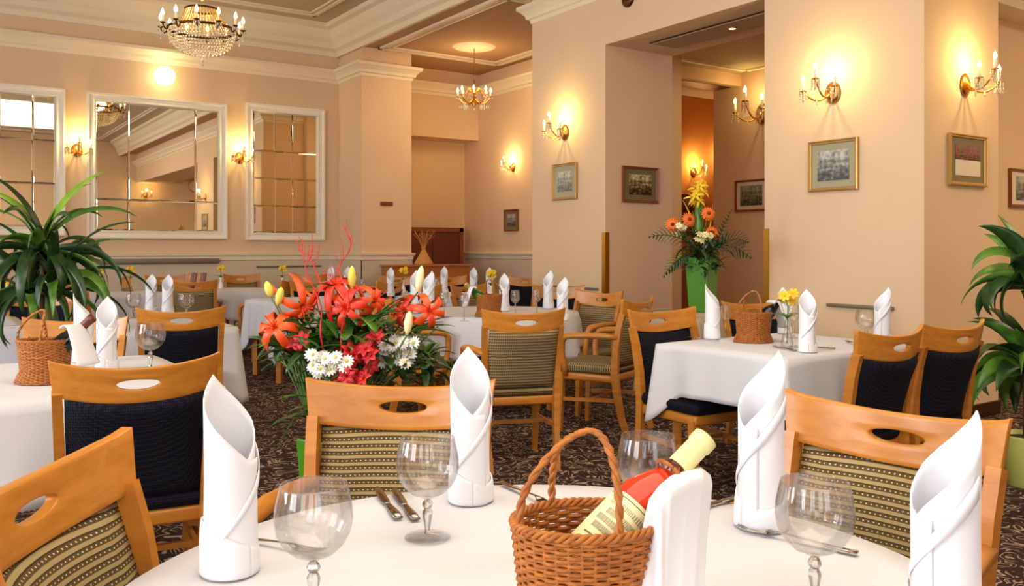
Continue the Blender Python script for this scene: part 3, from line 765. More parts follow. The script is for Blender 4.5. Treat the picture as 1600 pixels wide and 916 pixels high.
def make_chair(style, arms):
    fab_b, fab_s = (M['navy'], M['navy']) if style == 'navy' else (M['stripe_z'], M['stripe_y'])
    t = thing('armchair' if arms else 'dining_chair', '', 'chair')
    o = top_rail_mb().build('top_rail', M['wood_rail'], t)
    bv = o.modifiers.new('bevel', 'BEVEL'); bv.width = .004; bv.segments = 2; bv.limit_method = 'ANGLE'
    # upholstered back
    def back(uu, vv, off):
        X = (uu*2-1)*.192; s = vv; z = .455+s*.345
        yb = -.188-.05*(s**1.6)-.02*s - (.05*s+.01)*(1-(X/.236)**2)
        edge = min(1, 6*min(uu, 1-uu, vv*1.5, (1-vv)*1.5)+.25)
        return (X*(1+.04*s), yb+off*edge, z-.026*(1-(X/.236)**2)*s)
    b = MB(); b.grid(lambda u_, v_: back(u_, v_, .026), 15, 13); b.grid(lambda u_, v_: back(1-u_, v_, -.022), 15, 13)
    n_ = 15
    for pairs in ([(0, j) for j in range(13)], [(14, j) for j in range(13)]): pass
    k0 = 0; k1 = 15*13
    def F(i, j): return j*15+i
    def Bk(i, j): return k1+j*15+(14-i)
    for j in range(12):
        b.f.append([F(0, j), F(0, j+1), Bk(0, j+1), Bk(0, j)]); b.sm.append(True)
        b.f.append([F(14, j+1), F(14, j), Bk(14, j), Bk(14, j+1)]); b.sm.append(True)
    for i in range(14):
        b.f.append([F(i+1, 0), F(i, 0), Bk(i, 0), Bk(i+1, 0)]); b.sm.append(True)
        b.f.append([F(i, 12), F(i+1, 12), Bk(i+1, 12), Bk(i, 12)]); b.sm.append(True)
    b.build('back_pad', fab_b, t)
    # seat
    s = MB(); s.box((-.225, -.20, .405), (.225, .245, .475), bev=.028); s.build('seat', fab_s, t)
    MB().box((-.215, -.19, .355), (.215, .23, .405), bev=.01).build('seat_frame', M['wood'], t)
    for sx in (-1, 1):
        pts = [(sx*.19, -.285, 0), (sx*.196, -.245, .12), (sx*.202, -.215, .27), (sx*.208, -.20, .42), (sx*.211, -.21, .58), (sx*.216, -.235, .72), (sx*.2195, -.262, .812)]
        MB().tube(pts, [.022, .024, .027, .029, .026, .0245, .0235], 4, flat=(.85, 1.15), up=(1, 0, 0)).build('leg', M['wood'], t)
        pts = [(sx*.20, .215, 0), (sx*.202, .205, .2), (sx*.202, .20, .38)]
        MB().tube(pts, [.019, .025, .029], 4, up=(1, 0, 0)).build('leg', M['wood'], t)
        MB().tube([(sx*.198, -.222, .24), (sx*.202, .20, .22)], .015, 4, up=(0, 0, 1), flat=(1.2, .7)).build('stretcher', M['wood'], t)
        if arms:
            pts = [(sx*.214, -.225, .655), (sx*.232, -.12, .662), (sx*.252, 0, .662), (sx*.258, .10, .655), (sx*.256, .145, .645), (sx*.252, .168, .615), (sx*.244, .175, .54), (sx*.232, .165, .46), (sx*.226, .16, .385)]
            MB().tube(pts, [.019, .02, .022, .022, .022, .021, .020, .019, .019], 8, flat=(1.0, 1.15), up=(0, 0, 1)).build('armrest', M['wood'], t)
    MB().tube([(-.2, -.01, .23), (.2, -.01, .23)], .014, 4).build('stretcher', M['wood'], t)
    return t
def chair(kind, u, v, deg, label, group, scale=1.0):
    """u,v = midpoint of the top rail; deg = direction the sitter faces"""
    fa = math.radians(deg); r = .29*scale
    o = inst('chair_'+kind, {'arm': lambda: make_chair('stripe', True), 'stripe': lambda: make_chair('stripe', False), 'navy': lambda: make_chair('navy', False)}[kind],
             (u+cos(fa)*r, v+sin(fa)*r, 0), fa-PI/2, label, 'chair', group, scale)
    return o
KC = (CAM_Z-.915)*F_PX
def chair_px(kind, x0, y0, x1, y1, away, label, group, scale=1.0):
    a = P(x0, KC/(y0-HOR)); b = P(x1, KC/(y1-HOR)); m_ = (a+b)/2; d = b-a
    n_ = Vector((-d.y, d.x)).normalized()          # points away from the camera when a is left, b right
    if not away: n_ = -n_
    return chair(kind, m_.x, m_.y, math.degrees(math.atan2(n_.y, n_.x)), label, group, scale)
GN = 'chairs around the front round table'; GL = 'chairs around the left tables'; GM = 'chairs around the middle round table'
GR = 'navy chairs at the square table on the right'; GF = 'chairs at the far tables'
chair_px('stripe', -98, 788, 188, 660, False, 'olive striped wooden chair cut off at the lower left corner', GN)
chair_px('navy', 72, 562, 347, 548, True, 'largest navy backed chair, at the near edge of the basket table on the left', GL, 1.0)
chair_px('arm', 490, 585, 768, 588, False, 'olive striped armchair behind the front table, in front of the lilies', GN)
chair_px('arm', 1255, 605, 1560, 645, False, 'olive striped armchair at the right of the front table', GN)
chair_px('navy', 213, 479, 352, 476, True, 'navy backed chair behind the wine glass, beyond the largest navy chair', GL)
chair_px('navy', 32, 493, 208, 491, False, 'navy chair behind the standing napkins of the basket table', GL)
chair_px('arm', 762, 481, 877, 479, True, 'olive striped armchair seen from behind in the centre of the picture', GM)
chair_px('navy', 985, 481, 1075, 477, False, 'navy chair at the far left corner of the square table', GR)
chair('arm', 4.02, 4.32, 113, 'olive striped armchair in side view right of the central armchair', GM)
chair('arm', 4.52, 5.32, 190, 'olive striped armchair facing left in front of the middle pillar', GM)
chair('arm', 2.62, 5.50, 2, 'olive striped armchair with its back behind the lilies', GM)
chair('navy', 3.375, 2.09, 91, 'navy chair seen from behind at the right of the square table, nearer the napkin', GR)
chair('navy', 3.885, 2.10, 88, 'rightmost navy chair, seen from behind beside the right pillar', GR)

# ------------------------------------------------------------------ tables with cloths
def table_round(u, v, r, lab, clab, hang=.25, key=0, group='round dining tables'):
    t = thing('round_table', lab, 'table', (u, v, 0), 0, group)
    MB().lathe([(r-.01, .71), (r, .715), (r, .735), (r-.01, .74)], 48).build('tabletop', M['wood'], t)
    for k in range(4):
        a = PI/4+k*PI/2; MB().tube([(r*.68*cos(a), r*.68*sin(a), 0), (r*.68*cos(a), r*.68*sin(a), .71)], .028, 4).build('leg', M['wood'], t)
    rnd = random.Random(key); ph = [rnd.uniform(0, 6) for _ in range(4)]
    b = MB()
    def fn(i, j):
        a = 2*PI*i; 
        if j <= .5:
            q = j/.5; return (r*1.004*q*cos(a)+.0001, r*1.004*q*sin(a), .746)
        s = (j-.5)/.5; L = hang+.07*abs(sin(2*a+ph[3]))**3
        fold = .018*sin(11*a+ph[0])+.013*sin(17*a+ph[1])+.009*sin(7*a+ph[2])
        rr = r*1.004+.012*min(1, s*4)+.02*s+fold*s
        return (rr*cos(a), rr*sin(a), .746-L*s-(.002 if s > 0 else 0))
    b.grid(fn, 160, 21, wrap=True)
    o = b.build('tablecloth', M['cloth'], solid=.003); o.location = (u, v, 0); tag(o, clab, 'tablecloth', 'white tablecloths')
def table_rect(u0, v0, u1, v1, lab, clab, hang=.25, tip=.16, key=0, cm=None, group='square dining tables'):
    cx, cy = (u0+u1)/2, (v0+v1)/2; hx, hy = (u1-u0)/2, (v1-v0)/2
    t = thing('square_table', lab, 'table', (cx, cy, 0), 0, group)
    MB().box((-hx, -hy, .71), (hx, hy, .74), bev=.006).build('tabletop', M['wood'], t)
    for sx in (-1, 1):
        for sy in (-1, 1): MB().tube([(sx*(hx-.07), sy*(hy-.07), 0), (sx*(hx-.07), sy*(hy-.07), .71)], .032, 4, up=(1, 1, 0)).build('leg', M['wood'], t)
    per = 2*(hx+hy)*2; rnd = random.Random(key); ph = [rnd.uniform(0, 6) for _ in range(3)]
    def edge(p):
        p = p % per; c = min(abs(p-q) for q in (0, 2*hx, 2*hx+2*hy, 4*hx+2*hy, per))
        if p < 2*hx: x, y, n = -hx+p, -hy, (0, -1)
        elif p < 2*hx+2*hy: x, y, n = hx, -hy+(p-2*hx), (1, 0)
        elif p < 4*hx+2*hy: x, y, n = hx-(p-2*hx-2*hy), hy, (0, 1)
        else: x, y, n = -hx, hy-(p-4*hx-2*hy), (-1, 0)
        w_ = max(0, 1-c/.10)
        dx, dy = x/hx, y/hy; 
        if w_ > 0:
            sx, sy = (1 if x > 0 else -1), (1 if y > 0 else -1)
            nn = Vector((n[0]*(1-w_*.5)+sx*w_*.5, n[1]*(1-w_*.5)+sy*w_*.5)); n = tuple(nn.normalized())
        return x, y, n, c
    b = MB()
    def fn(i, j):
        p = i*per; x, y, n, c = edge(p)
        if j <= .4:
            q = j/.4; return (x*1.004*q, y*1.004*q, .746)
        s = (j-.4)/.6; L = hang+tip*math.exp(-(c/.11)**2)
        fold = .010*sin(p*17+ph[0])+.008*sin(p*29+ph[1])
        out = .010+.02*s+fold*s+(.035*s*math.exp(-(c/.07)**2))
        return (x*1.004+n[0]*out, y*1.004+n[1]*out, .746-L*s-(.002 if s > 0 else 0))
    nn = int(per/.02); b.grid(fn, nn, 18, wrap=True)
    o = b.build('tablecloth', cm or M['cloth'], solid=.003); o.location = (cx, cy, 0); tag(o, clab, 'tablecloth', 'white tablecloths')
def fit(pts):
    # least squares circle of rim pixels on the table plane
    import numpy as np
    q = [G(x, y, .748) for x, y in pts]
    A = np.array([[2*p.x, 2*p.y, 1] for p in q]); bb = np.array([p.x**2+p.y**2 for p in q])
    s = np.linalg.lstsq(A, bb, rcond=None)[0]; return s[0], s[1], math.sqrt(s[2]+s[0]**2+s[1]**2)
nu_, nv_, nr_ = fit([(210, 907), (272, 862), (402, 812), (581, 775), (700, 760), (850, 757), (1152, 784), (1332, 834), (1420, 866)])
table_round(nu_, nv_, nr_-.012, 'round dining table in the foreground under a white cloth', 'white cloth on the foreground round table with the pink wine', key=3)
T2 = P(770, 6.78)
table_round(T2.x, T2.y, .66, 'round dining table in the middle behind the central armchair', 'white cloth on the middle round table behind the central armchair', key=4)
table_rect(3.23, 2.53, 4.27, 3.34, 'square dining table by the right pillar', 'white cloth with hanging corner on the square table by the right pillar', key=5)
table_rect(-.25, 3.21, .93, 4.35, 'dining table at the left edge under the wicker basket', 'white cloth on the left table with wicker basket and napkins', hang=.34, key=6)
table_rect(1.02, 5.62, 1.72, 6.55, 'square table beyond the second navy chair on the left', 'white cloth on the table with two standing napkins beyond the glass', hang=.33, key=7)
table_rect(-.6, 6.5, .62, 7.4, 'table at the far left edge behind the palm', 'shaded white cloth at the far left edge behind the palm', hang=.4, key=8)
table_rect(2.72, 7.75, 3.62, 8.55, 'square table behind the orange lilies', 'bright white cloth on the square table behind the lilies', hang=.36, key=9)
T5 = P(365, 10.4)
table_round(T5.x, T5.y, .58, 'round table in front of the narrow mirror', 'white cloth on the far round table in front of the narrow mirror', hang=.3, key=10)
table_rect(.95, 10.0, 2.35, 10.9, 'far square table under the widest mirror', 'white cloth on the far square table under the widest mirror', hang=.34, key=11)
T8 = P(690, 9.3)
table_round(T8.x, T8.y, .55, 'far round table in front of the sideboard', 'white cloth on the far round table in front of the sideboard', key=12)
T9 = P(560, 9.9)
table_round(T9.x, T9.y, .55, 'far round table in front of the corner pillar', 'white cloth on the far round table in front of the corner pillar', key=13)
VS = P(1097, 6.75)
table_rect(VS.x-.36, VS.y-.30, VS.x+.30, VS.y+.28, 'small side table under the tall green vase', 'grey beige cloth on the side table under the tall green vase', hang=.62, tip=.02, key=14, cm=M['grey_cloth'], group='side tables')

# chairs at the far tables
def far(kind, px, d, deg, lab, s=1.0):
    p = P(px, d); return chair(kind, p.x, p.y, deg, lab, GF, s)
far('navy', 62, 6.9, 258, 'navy chair with shaded red-brown rail behind the palm')
far('stripe', 8, 7.8, 262, 'striped chair rail glowing orange at the left edge behind the palm')
far('navy', 100, 8.3, 300, 'navy chair side glimpsed through the palm leaves')
far('arm', 303, 9.3, 72, 'green-grey backed armchair beyond the two far left napkins')
far('stripe', 258, 11.0, 265, 'striped chair against the back wall under the widest mirror')
far('stripe', 195, 10.1, 355, 'striped chair turned sideways at the left end of the far square table')
far('stripe', 377, 11.55, 268, 'striped chair against the back wall under the narrow mirror')
far('arm', 455, 9.3, 140, 'dark backed armchair left of the red plumes with one arm to the left')
far('navy', 487, 9.25, 262, 'navy chair behind the bright square cloth left of the lilies')
far('stripe', 487, 11.6, 225, 'small orange rail of a chair left of the corner pillar')
far('navy', 529, 11.6, 262, 'navy chair between two napkins in front of the corner pillar')
far('navy', 612, 9.0, 120, 'navy chair beside the corner table, dark rail right of the lilies')
far('navy', 622, 10.9, 235, 'navy chair left in front of the sideboard')
far('navy', 700, 10.8, 262, 'navy chair right in front of the sideboard')
far('navy', 665, 7.9, 300, 'navy chair between the two tall napkins and the orange lilies')
far('stripe', 730, 8.1, 285, 'striped chair behind the small white draped napkin')
far('stripe', 765, 9.1, 330, 'chair with orange rail behind the yellow daffodil')
far('navy', 873, 8.0, 230, 'navy chair with brown rail behind the napkins left of the middle pillar')
far('navy', 818, 10.6, 195, 'dark chair rail half hidden behind the middle pillar')
far('navy', 1178, 5.6, 250, 'navy chair behind the wicker basket on the square table')

# ------------------------------------------------------------------ standing napkins
def make_napkin():
    H_, R_ = .295, .036
    b = MB()
    def fn(i, j):
        t_ = (i*2-1)*1.22*PI            # 0 = peak side
        h = H_*(1-.42*min(1, abs(t_)/PI)**.95)
        r = R_*(1.0+.05*(t_/PI)) * (1.0+.10*(1-j)**3)
        r *= 1+.10*max(0, j-.55)*(1 if abs(t_) < 1.9 else .3)
        z = h*j
        return (r*cos(t_), r*sin(t_), z)
    b.grid(fn, 73, 18); o = b.build('standing_napkin', M['napkin'], solid=.0022)
    c = MB()
    def f2(i, j):
        t_ = (i*2-1)*1.0*PI; r = R_*1.10+.0035+.0015*sin(3*t_)
        top = .038+.045*(.5+.5*cos(t_-.8))
        q = [(r*.97, 0.001), (r*1.02, .004), (r, top*.6), (r*.96, top), (r*.90, top*.96)]
        k = j*(len(q)-1); a = int(min(k, len(q)-2)); f_ = k-a
        rr = q[a][0]*(1-f_)+q[a+1][0]*f_; z = q[a][1]*(1-f_)+q[a+1][1]*f_
        return (rr*cos(t_), rr*sin(t_), z)
    c.grid(f2, 48, 10, wrap=False); c.build('folded_cuff', M['napkin'], o, solid=.002)
    d = MB()
    def f3(i, j):     # diagonal outer fold wrapping up across the front
        t_ = PI*.55+i*PI*1.1; lo = .04+.16*i; hi = lo+.006+.02*i
        r = R_*1.05+.004; return (r*cos(t_), r*sin(t_), lo+(hi-lo)*j)
    d.grid(f3, 24, 3); d.build('fold', M['napkin'], o, solid=.0015)
    o['category'] = 'napkin'
    return o
def napkin(px, py, dirdeg, lab, group, s=1.0):
    """dirdeg: direction of the peak in the camera's plan, 90 = away from camera, 180 = left"""
    p = G(px, py, .75); a = math.radians(dirdeg)-YAW
    return inst('napkin', make_napkin, (p.x, p.y, .7505), a, lab, 'napkin', group, s)
GNP = 'standing napkins on the front table'
napkin(360, 893, 150, 'tall standing napkin at the left of the front table beside the nearest glass', GNP, 1.0)
napkin(735, 782, 100, 'standing napkin with open curl behind the centre glass', GNP, 1.0)
napkin(1190, 822, 25, 'standing napkin right of the wine bottle', GNP, 1.04)
napkin(1478, 1028, 2, 'nearest standing napkin at the lower right corner', GNP, 1.0)
GNL = 'standing napkins on the left tables'
napkin(130, 565, 200, 'left one of the two standing napkins beside the left wicker basket', GNL)
napkin(167, 578, 110, 'right one of the two standing napkins beside the left wicker basket', GNL)
napkin(236, 489, 100, 'left one of the two napkins before the green-grey armchair', GNL)
napkin(262, 491, 100, 'right one of the two napkins before the green-grey armchair', GNL)
napkin(43, 472, 90, 'small napkin seen through the palm leaves, further left', GNL)
napkin(76, 470, 90, 'small napkin seen through the palm leaves, further right', GNL)
GNR = 'standing napkins on the square table'
napkin(1113, 529, 150, 'standing napkin at the left end of the square table', GNR)
napkin(1262, 550, 80, 'standing napkin in the middle of the square table near the flower vase', GNR)
napkin(1379, 541, 20, 'leaning pointed napkin at the right end of the square table', GNR)
napkin(1226, 521, 90, 'standing napkin behind the small flower vase on the square table', GNR, .9)
GNM = 'standing napkins on the middle tables'
napkin(650, 489, 90, 'left tall napkin of the pair behind the yellow lily bud', GNM, 1.1)
napkin(670, 493, 60, 'right tall napkin of the pair behind the yellow lily bud', GNM, 1.1)
napkin(788, 486, 90, 'standing napkin just behind the central armchair rail', GNM)
napkin(857, 482, 60, 'taller napkin right behind the central armchair', GNM, 1.05)
napkin(879, 501, 60, 'rightmost napkin on the edge of the middle round table', GNM)
napkin(517, 457, 90, 'far napkin behind the red plume', GNM)
napkin(543, 460, 90, 'far napkin behind the small yellow bud', GNM)
napkin(610, 463, 90, 'far napkin alone left of the sideboard', GNM)
napkin(694, 459, 90, 'far napkin with a daffodil in front of the sideboard', GNM)
napkin(740, 463, 90, 'far napkin left of the daffodil vase', GNM)
napkin(765, 463, 90, 'far napkin directly behind the yellow daffodil', GNM)

# ------------------------------------------------------------------ wine glasses
def make_glass():
    t = thing('wine_glass', '', 'glass')
    # one closed surface: outer bowl, rim, inner bowl
    out = [(.0045, .066), (.012, .068), (.028, .075), (.041, .087), (.050, .103), (.0532, .120), (.0525, .136), (.0495, .152), (.0462, .166), (.0455, .169)]
    inn = [(r-.0011, z+.0006) for r, z in out[::-1]]; inn[0] = (.0446, .169); inn[-1] = (.0002, .0695); inn[-2] = (.011, .0705)
    MB().lathe([(.0002, .0655)]+out+inn, 40, cap=False).build('bowl', M['glass'], t)
    MB().lathe([(.0002, .064), (.0045, .0645), (.0075, .061), (.0098, .056), (.0075, .051), (.0055, .049), (.0085, .044), (.0092, .040), (.0058, .020), (.0042, .012), (.0058, .007), (.0002, .0062)], 8, cap=False, smooth=False).build('stem', M['glass_stem'], t)
    MB().lathe([(.0002, .0058), (.008, .0055), (.020, .0034), (.036, .0018), (.0392, .0012), (.039, .0003), (.0002, .0003)], 36, cap=False).build('foot', M['glass'], t)
    return t
def make_glass_tall():
    t = thing('wine_glass', '', 'glass')
    out = [(.004, .085), (.012, .087), (.024, .096), (.032, .112), (.0345, .130), (.033, .150), (.0295, .172), (.028, .180)]
    inn = [(r-.001, z+.0004) for r, z in out[::-1]]; inn[-1] = (.0002, .088); inn[-2] = (.011, .089)
    MB().lathe([(.0002, .0845)]+out+inn, 28, cap=False).build('bowl', M['glass'], t)
    MB().lathe([(.0002, .084), (.004, .084), (.0035, .03), (.006, .008), (.0002, .006)], 10, cap=False).build('stem', M['glass_stem'], t)
    MB().lathe([(.0002, .0055), (.02, .0035), (.034, .0015), (.0335, .0003), (.0002, .0003)], 24, cap=False).build('foot', M['glass'], t)
    return t
def wglass(px, py, lab, group, rim=True, tall=False, s=1.0):
    if rim: d = (CAM_Z-.75-.169*s)*F_PX/(py-HOR); p = P(px, d)
    else: p = G(px, py, .75)
    return inst('glass_tall' if tall else 'glass', make_glass_tall if tall else make_glass, (p.x, p.y, .7505), random.uniform(0, 6), lab, 'glass', group, s)
GG = 'balloon wine glasses on the front table'
wglass(490, 757, 'nearest empty balloon wine glass left of the centre', GG)
wglass(668, 684, 'empty balloon wine glass beside the two knives', GG)
wglass(1273, 752, 'empty balloon wine glass at the right beside the fork', GG)
wglass(1012, 681, 'empty balloon wine glass behind the pink wine bottle', GG)
GG2 = 'wine glasses on the other tables'
wglass(235, 576, 'empty wine glass above the rail of the largest navy chair', GG2, False, False, 1.1)
wglass(209, 497, 'small wine glass left of the two distant napkins', GG2, False)
wglass(291, 497, 'small wine glass before the green-grey armchair back', GG2, False)
wglass(1133, 527, 'wine glass beside the left napkin of the square table', GG2, False, True)
wglass(1240, 528, 'wine glass behind the middle napkin of the square table', GG2, False, True)
wglass(1353, 536, 'wine glass at the right end of the square table', GG2, False)
wglass(694, 496, 'wine glass left on the middle round table', GG2, False, True)
wglass(725, 502, 'wine glass beside the small draped napkin on the middle round table', GG2, False, True)
wglass(805, 492, 'wine glass right of the napkin behind the central armchair', GG2, False, True)
wglass(839, 490, 'wine glass before the brown rail left of the middle pillar', GG2, False, True)
wglass(567, 464, 'far wine glass left of the lone far napkin', GG2, False, True)
wglass(14, 470, 'small wine glass at the left edge before the orange rail', GG2, False)
wglass(683, 462, 'far wine glass beside the napkin with a daffodil', GG2, False, True)

# ------------------------------------------------------------------ cutlery
def make_knife():
    t = thing('table_knife', '', 'knife')
    MB().tube([(0, 0, .004), (0, .03, .0045), (0, .09, .004)], [.0085, .009, .0055], 8, flat=(.42, 1), up=(0, 0, 1)).build('handle', M['steel'], t)
    MB().tube([(0, .088, .004), (0, .11, .004), (0.001, .16, .004), (.003, .20, .0035), (.007, .222, .003)], [.0045, .0085, .0095, .008, .001], 8, flat=(.12, 1), up=(0, 0, 1)).build('blade', M['steel'], t)
    return t
def make_fork():
    t = thing('table_fork', '', 'fork')
    MB().tube([(0, 0, .004), (0, .04, .004), (0, .10, .008), (0, .135, .009), (0, .15, .006)], [.008, .007, .0035, .004, .010], 8, flat=(.3, 1), up=(0, 0, 1)).build('handle', M['steel'], t)
    f = MB()
    for k in range(4):
        x = -.009+.006*k; f.tube([(x*.9, .148, .005), (x, .165, .004), (x, .185, .005), (x, .203, .009)], [.0022, .0018, .0016, .0008], 5)
    f.build('tines', M['steel'], t)
    return t
def cut(key, maker, a, b, lab, cat, group, z=.7505):
    """handle end pixel a, tip pixel b"""
    p, q = G(a[0], a[1], .75), G(b[0], b[1], .75); d = q-p
    return inst(key, maker, (p.x, p.y, z), math.atan2(d.y, d.x)-PI/2, lab, cat, group, 1.0)
GC = 'cutlery on the front table'
cut('knife', make_knife, (623, 813), (588, 768), 'left one of the two dark knives behind the centre glass', 'knife', GC)
cut('knife', make_knife, (650, 815), (614, 768), 'right one of the two dark knives behind the centre glass', 'knife', GC)
cut('fork', make_fork, (785, 757), (866, 796), 'fork left of the wicker basket handle', 'fork', GC)
cut('fork', make_fork, (355, 840), (470, 862), 'fork lying left behind the nearest glass', 'fork', GC)
cut('fork', make_fork, (1340, 868), (1222, 842), 'fork under the right balloon glass', 'fork', GC)
cut('knife', make_knife, (1075, 800), (1142, 783), 'knife end behind the draped napkin of the bottle', 'knife', GC)
cut('knife', make_knife, (1243, 549), (1205, 541), 'knife on the square table beside the middle napkin', 'knife', 'cutlery on the other tables')
cut('knife', make_knife, (1305, 546), (1275, 544), 'knife lying right of the middle napkin on the square table', 'knife', 'cutlery on the other tables')
cut('fork', make_fork, (1345, 541), (1325, 535), 'fork on the square table before the right glass', 'fork', 'cutlery on the other tables')
cut('knife', make_knife, (1075, 528), (1105, 531), 'knife at the left end of the square table', 'knife', 'cutlery on the other tables')

# ------------------------------------------------------------------ wicker baskets with wine
def make_basket():
    """oval woven bottle basket; local x = long axis, neck rest at +x"""
    t = thing('wicker_basket', '', 'basket')
    prof = [(0, .0, 1.06), (.02, .0, 1.0), (.05, .0, .90), (.09, .0, .93), (.15, .0, 1.0)]
    def rad(z):
        zs = [0, .018, .045, .09, .15]; rs = [1.10, 1.02, .88, .93, 1.0]
        for i in range(4):
            if z <= zs[i+1]: f_ = (z-zs[i])/(zs[i+1]-zs[i]); return rs[i]+(rs[i+1]-rs[i])*f_
        return 1.0
    A, B_ = .093, .075; NS = 36
    w1 = MB()
    rows = 30
    for r in range(rows):
        z = .003+r*(.147/(rows-1)); pts = []
        m_ = NS*4
        for i in range(m_+1):
            a = 2*PI*i/m_; wv = .0022*cos(a*NS/2*1.0+(PI if r % 2 else 0)); k = rad(z)
            pts.append(((A*k+wv)*cos(a), (B_*k+wv)*sin(a), z))
        w1.tube(pts, .0029, 5)
    w1.build('woven_body', M['wicker'], t)
    st = MB()
    for i in range(NS):
        a = 2*PI*(i+.5)/NS; st.tube([(A*rad(z)*cos(a), B_*rad(z)*sin(a), z) for z in (0, .018, .045, .09, .15)], .0026, 5)
    st.build('stakes', M['wicker'], t)
    ba = MB().lathe([(0, 0.002), (.9, .002), (.9, .006), (0, .006)], 28, Matrix.Diagonal((A, B_, 1, 1)), cap=False); ba.build('base', M['wicker'], t)
    rm = MB()
    for ph in (0, 1, 2):
        pts = []
        for i in range(145):
            a = 2*PI*i/144; q = a*18+ph*2*PI/3; pts.append(((A+.003*cos(q))*cos(a), (B_+.003*cos(q))*sin(a), .152+.004*sin(q)))
        rm.tube(pts, .0031, 6)
    rm.build('rim', M['wicker'], t)
    def arch(mb, keys, r=.0055, tw=9):
        n = 48
        base = []
        for i in range(n+1):
            s = i/n*(len(keys)-1); k = min(int(s), len(keys)-2); f_ = s-k
            g = lambda q: Vector(keys[max(0, min(len(keys)-1, q))])
            p0, p1, p2, p3 = g(k-1), g(k), g(k+1), g(k+2)
            base.append(.5*((2*p1)+(p2-p0)*f_+(2*p0-5*p1+4*p2-p3)*f_*f_+(3*p1-p0-3*p2+p3)*f_**3))
        for ph in (0, PI):
            pts = [p+Vector((.0025*cos(tw*2*PI*i/n+ph), .0025*sin(tw*2*PI*i/n+ph), 0)) for i, p in enumerate(base)]
            mb.tube(pts, r*.62, 6)
    h = MB()
    arch(h, [(-.089, -.02, .145), (-.084, -.018, .19), (-.052, -.012, .235), (-.012, -.008, .262), (.010, -.02, .262), (.020, -.045, .235), (.022, -.066, .19), (.020, -.073, .145)])
    arch(h, [(-.03, .072, .145), (-.032, .066, .185), (-.030, .045, .228), (-.022, .01, .252), (-.008, -.006, .262)], tw=6)
    h.build('handle', M['wicker'], t)
    return t
def make_bottle_mb(kind):
    """bottle along +z, base at origin"""
    t = thing('wine_bottle', '', 'bottle')
    body = [(.0002, .0), (.034, .0), (.037, .004), (.0375, .02), (.0375, .165), (.035, .185), (.026, .208), (.0175, .228)]
    neck = [(.0175, .228), (.0145, .245), (.0142, .26)]
    if kind == 'pink':
        MB().lathe(body+[(.0002, .2285)], 40, cap=False).build('pink_wine_body', M['wine_backlit'], t)
        MB().lathe(neck, 24, cap=True).build('neck', M['bottle_neck'], t)
        MB().lathe([(.0378, .045), (.0379, .046), (.0379, .162), (.0378, .163)], 40, cap=False, T=None).build('label_paper', M['label'], t)
        rnd = random.Random(4); ink = MB(); ink2 = MB()
        def marks(mb, z, a0, a1, h, w0, w1, g):
            a = a0
            while a < a1:
                w_ = min(rnd.uniform(w0, w1), a1-a)
                mb.grid(lambda i, j, a=a, w_=w_: (.0381*cos(a+w_*i), .0381*sin(a+w_*i), z-h/2+h*j), max(3, int(w_*12)), 2); a += w_+g
        marks(ink, .158, -1.3, 1.3, .0012, 3, 3, 0)
        marks(ink2, .146, -.8, .8, .007, .02, .06, .035)
        for z, a in ((.132, .62), (.120, .8), (.108, .7)): marks(ink2, z, -a, a, .0085, .012, .05, .022)
        ink3 = MB(); marks(ink3, .094, -.75, .25, .0022, 3, 3, 0); ink3.build('label_bar', M['ink'], t, solid=.0002); marks(ink2, .084, -.5, .6, .001, 3, 3, 0); marks(ink2, .074, -.3, .3, .0015, .02, .03, .02)
        ink.build('label_border', M['ink'], t, solid=.0002); ink2.build('label_print', M['ink_grey'], t, solid=.0002)
        cap_m = M['capsule']
    else:
        MB().lathe(body+neck[1:], 32, cap=False).build('glass_body', M['bottle_dark'] if kind == 'dark' else M['bottle_green'], t)
        MB().lathe([(.0379, .04), (.0379, .14)], 32, cap=False).build('label_paper', M['label'], t)
        cap_m = M['wood_red'] if kind == 'dark' else M['gold_frame']
    MB().lathe([(.0150, .245), (.0158, .248), (.0155, .285), (.0172, .288), (.0172, .302), (.0002, .3025)], 28, cap=False).build('capsule', cap_m, t)
    return t
def basket_set(c, rz, kind, labs, group, bottle_dir=None, tip=None, s=1.0):
    b = inst('basket', make_basket, (c.x, c.y, .7505), rz, labs[0], 'basket', group, s)
    d = Vector(bottle_dir).normalized()
    bt = make_bottle_mb(kind); bt['label'] = labs[1]; bt['category'] = 'bottle'; bt['group'] = 'bottles in wicker baskets'
    q = d.to_track_quat('Z', 'Y'); bt.rotation_mode = 'QUATERNION'; bt.rotation_quaternion = q
    bt.location = Vector(tip)-d*.3
    return bt
# front basket
cb = P(800+.094/1.085*F_PX, 1.085); tipc = (.257, 1.165, .985)
tu = cam2room(tipc[0], tipc[1]); dd = cam2room(.200, .097); dd = (dd[0], dd[1], .166)
bt = basket_set(cb, -YAW+.15, 'pink', ('largest wicker wine basket with arched handle on the front table', 'pink wine bottle with cream label lying in the front basket'), 'wicker wine baskets', dd, (tu[0], tu[1], tipc[2]))
# turn the label towards the camera
dirv = Vector(dd).normalized(); tocam = (Vector((0, 0, CAM_Z+.25))-Vector((tu[0], tu[1], tipc[2]))); tocam = (tocam-dirv*tocam.dot(dirv)).normalized()
yv = dirv.cross(tocam); bt.rotation_quaternion = Matrix((tocam, yv, dirv)).transposed().to_quaternion()
# neck ring of the basket (part of it)
bk = PROTO['basket']
nr = MB()
pp = Vector((tu[0], tu[1], tipc[2]))-dirv*.068
for k in range(1):
    pts = []
    for i in range(25):
        a = 2*PI*i/24; pts.append(pp+tocam*(.025+.002*k)*cos(a)+yv*(.023)*sin(a)+dirv*.008*k)
    nr.tube(pts, .0028, 6)
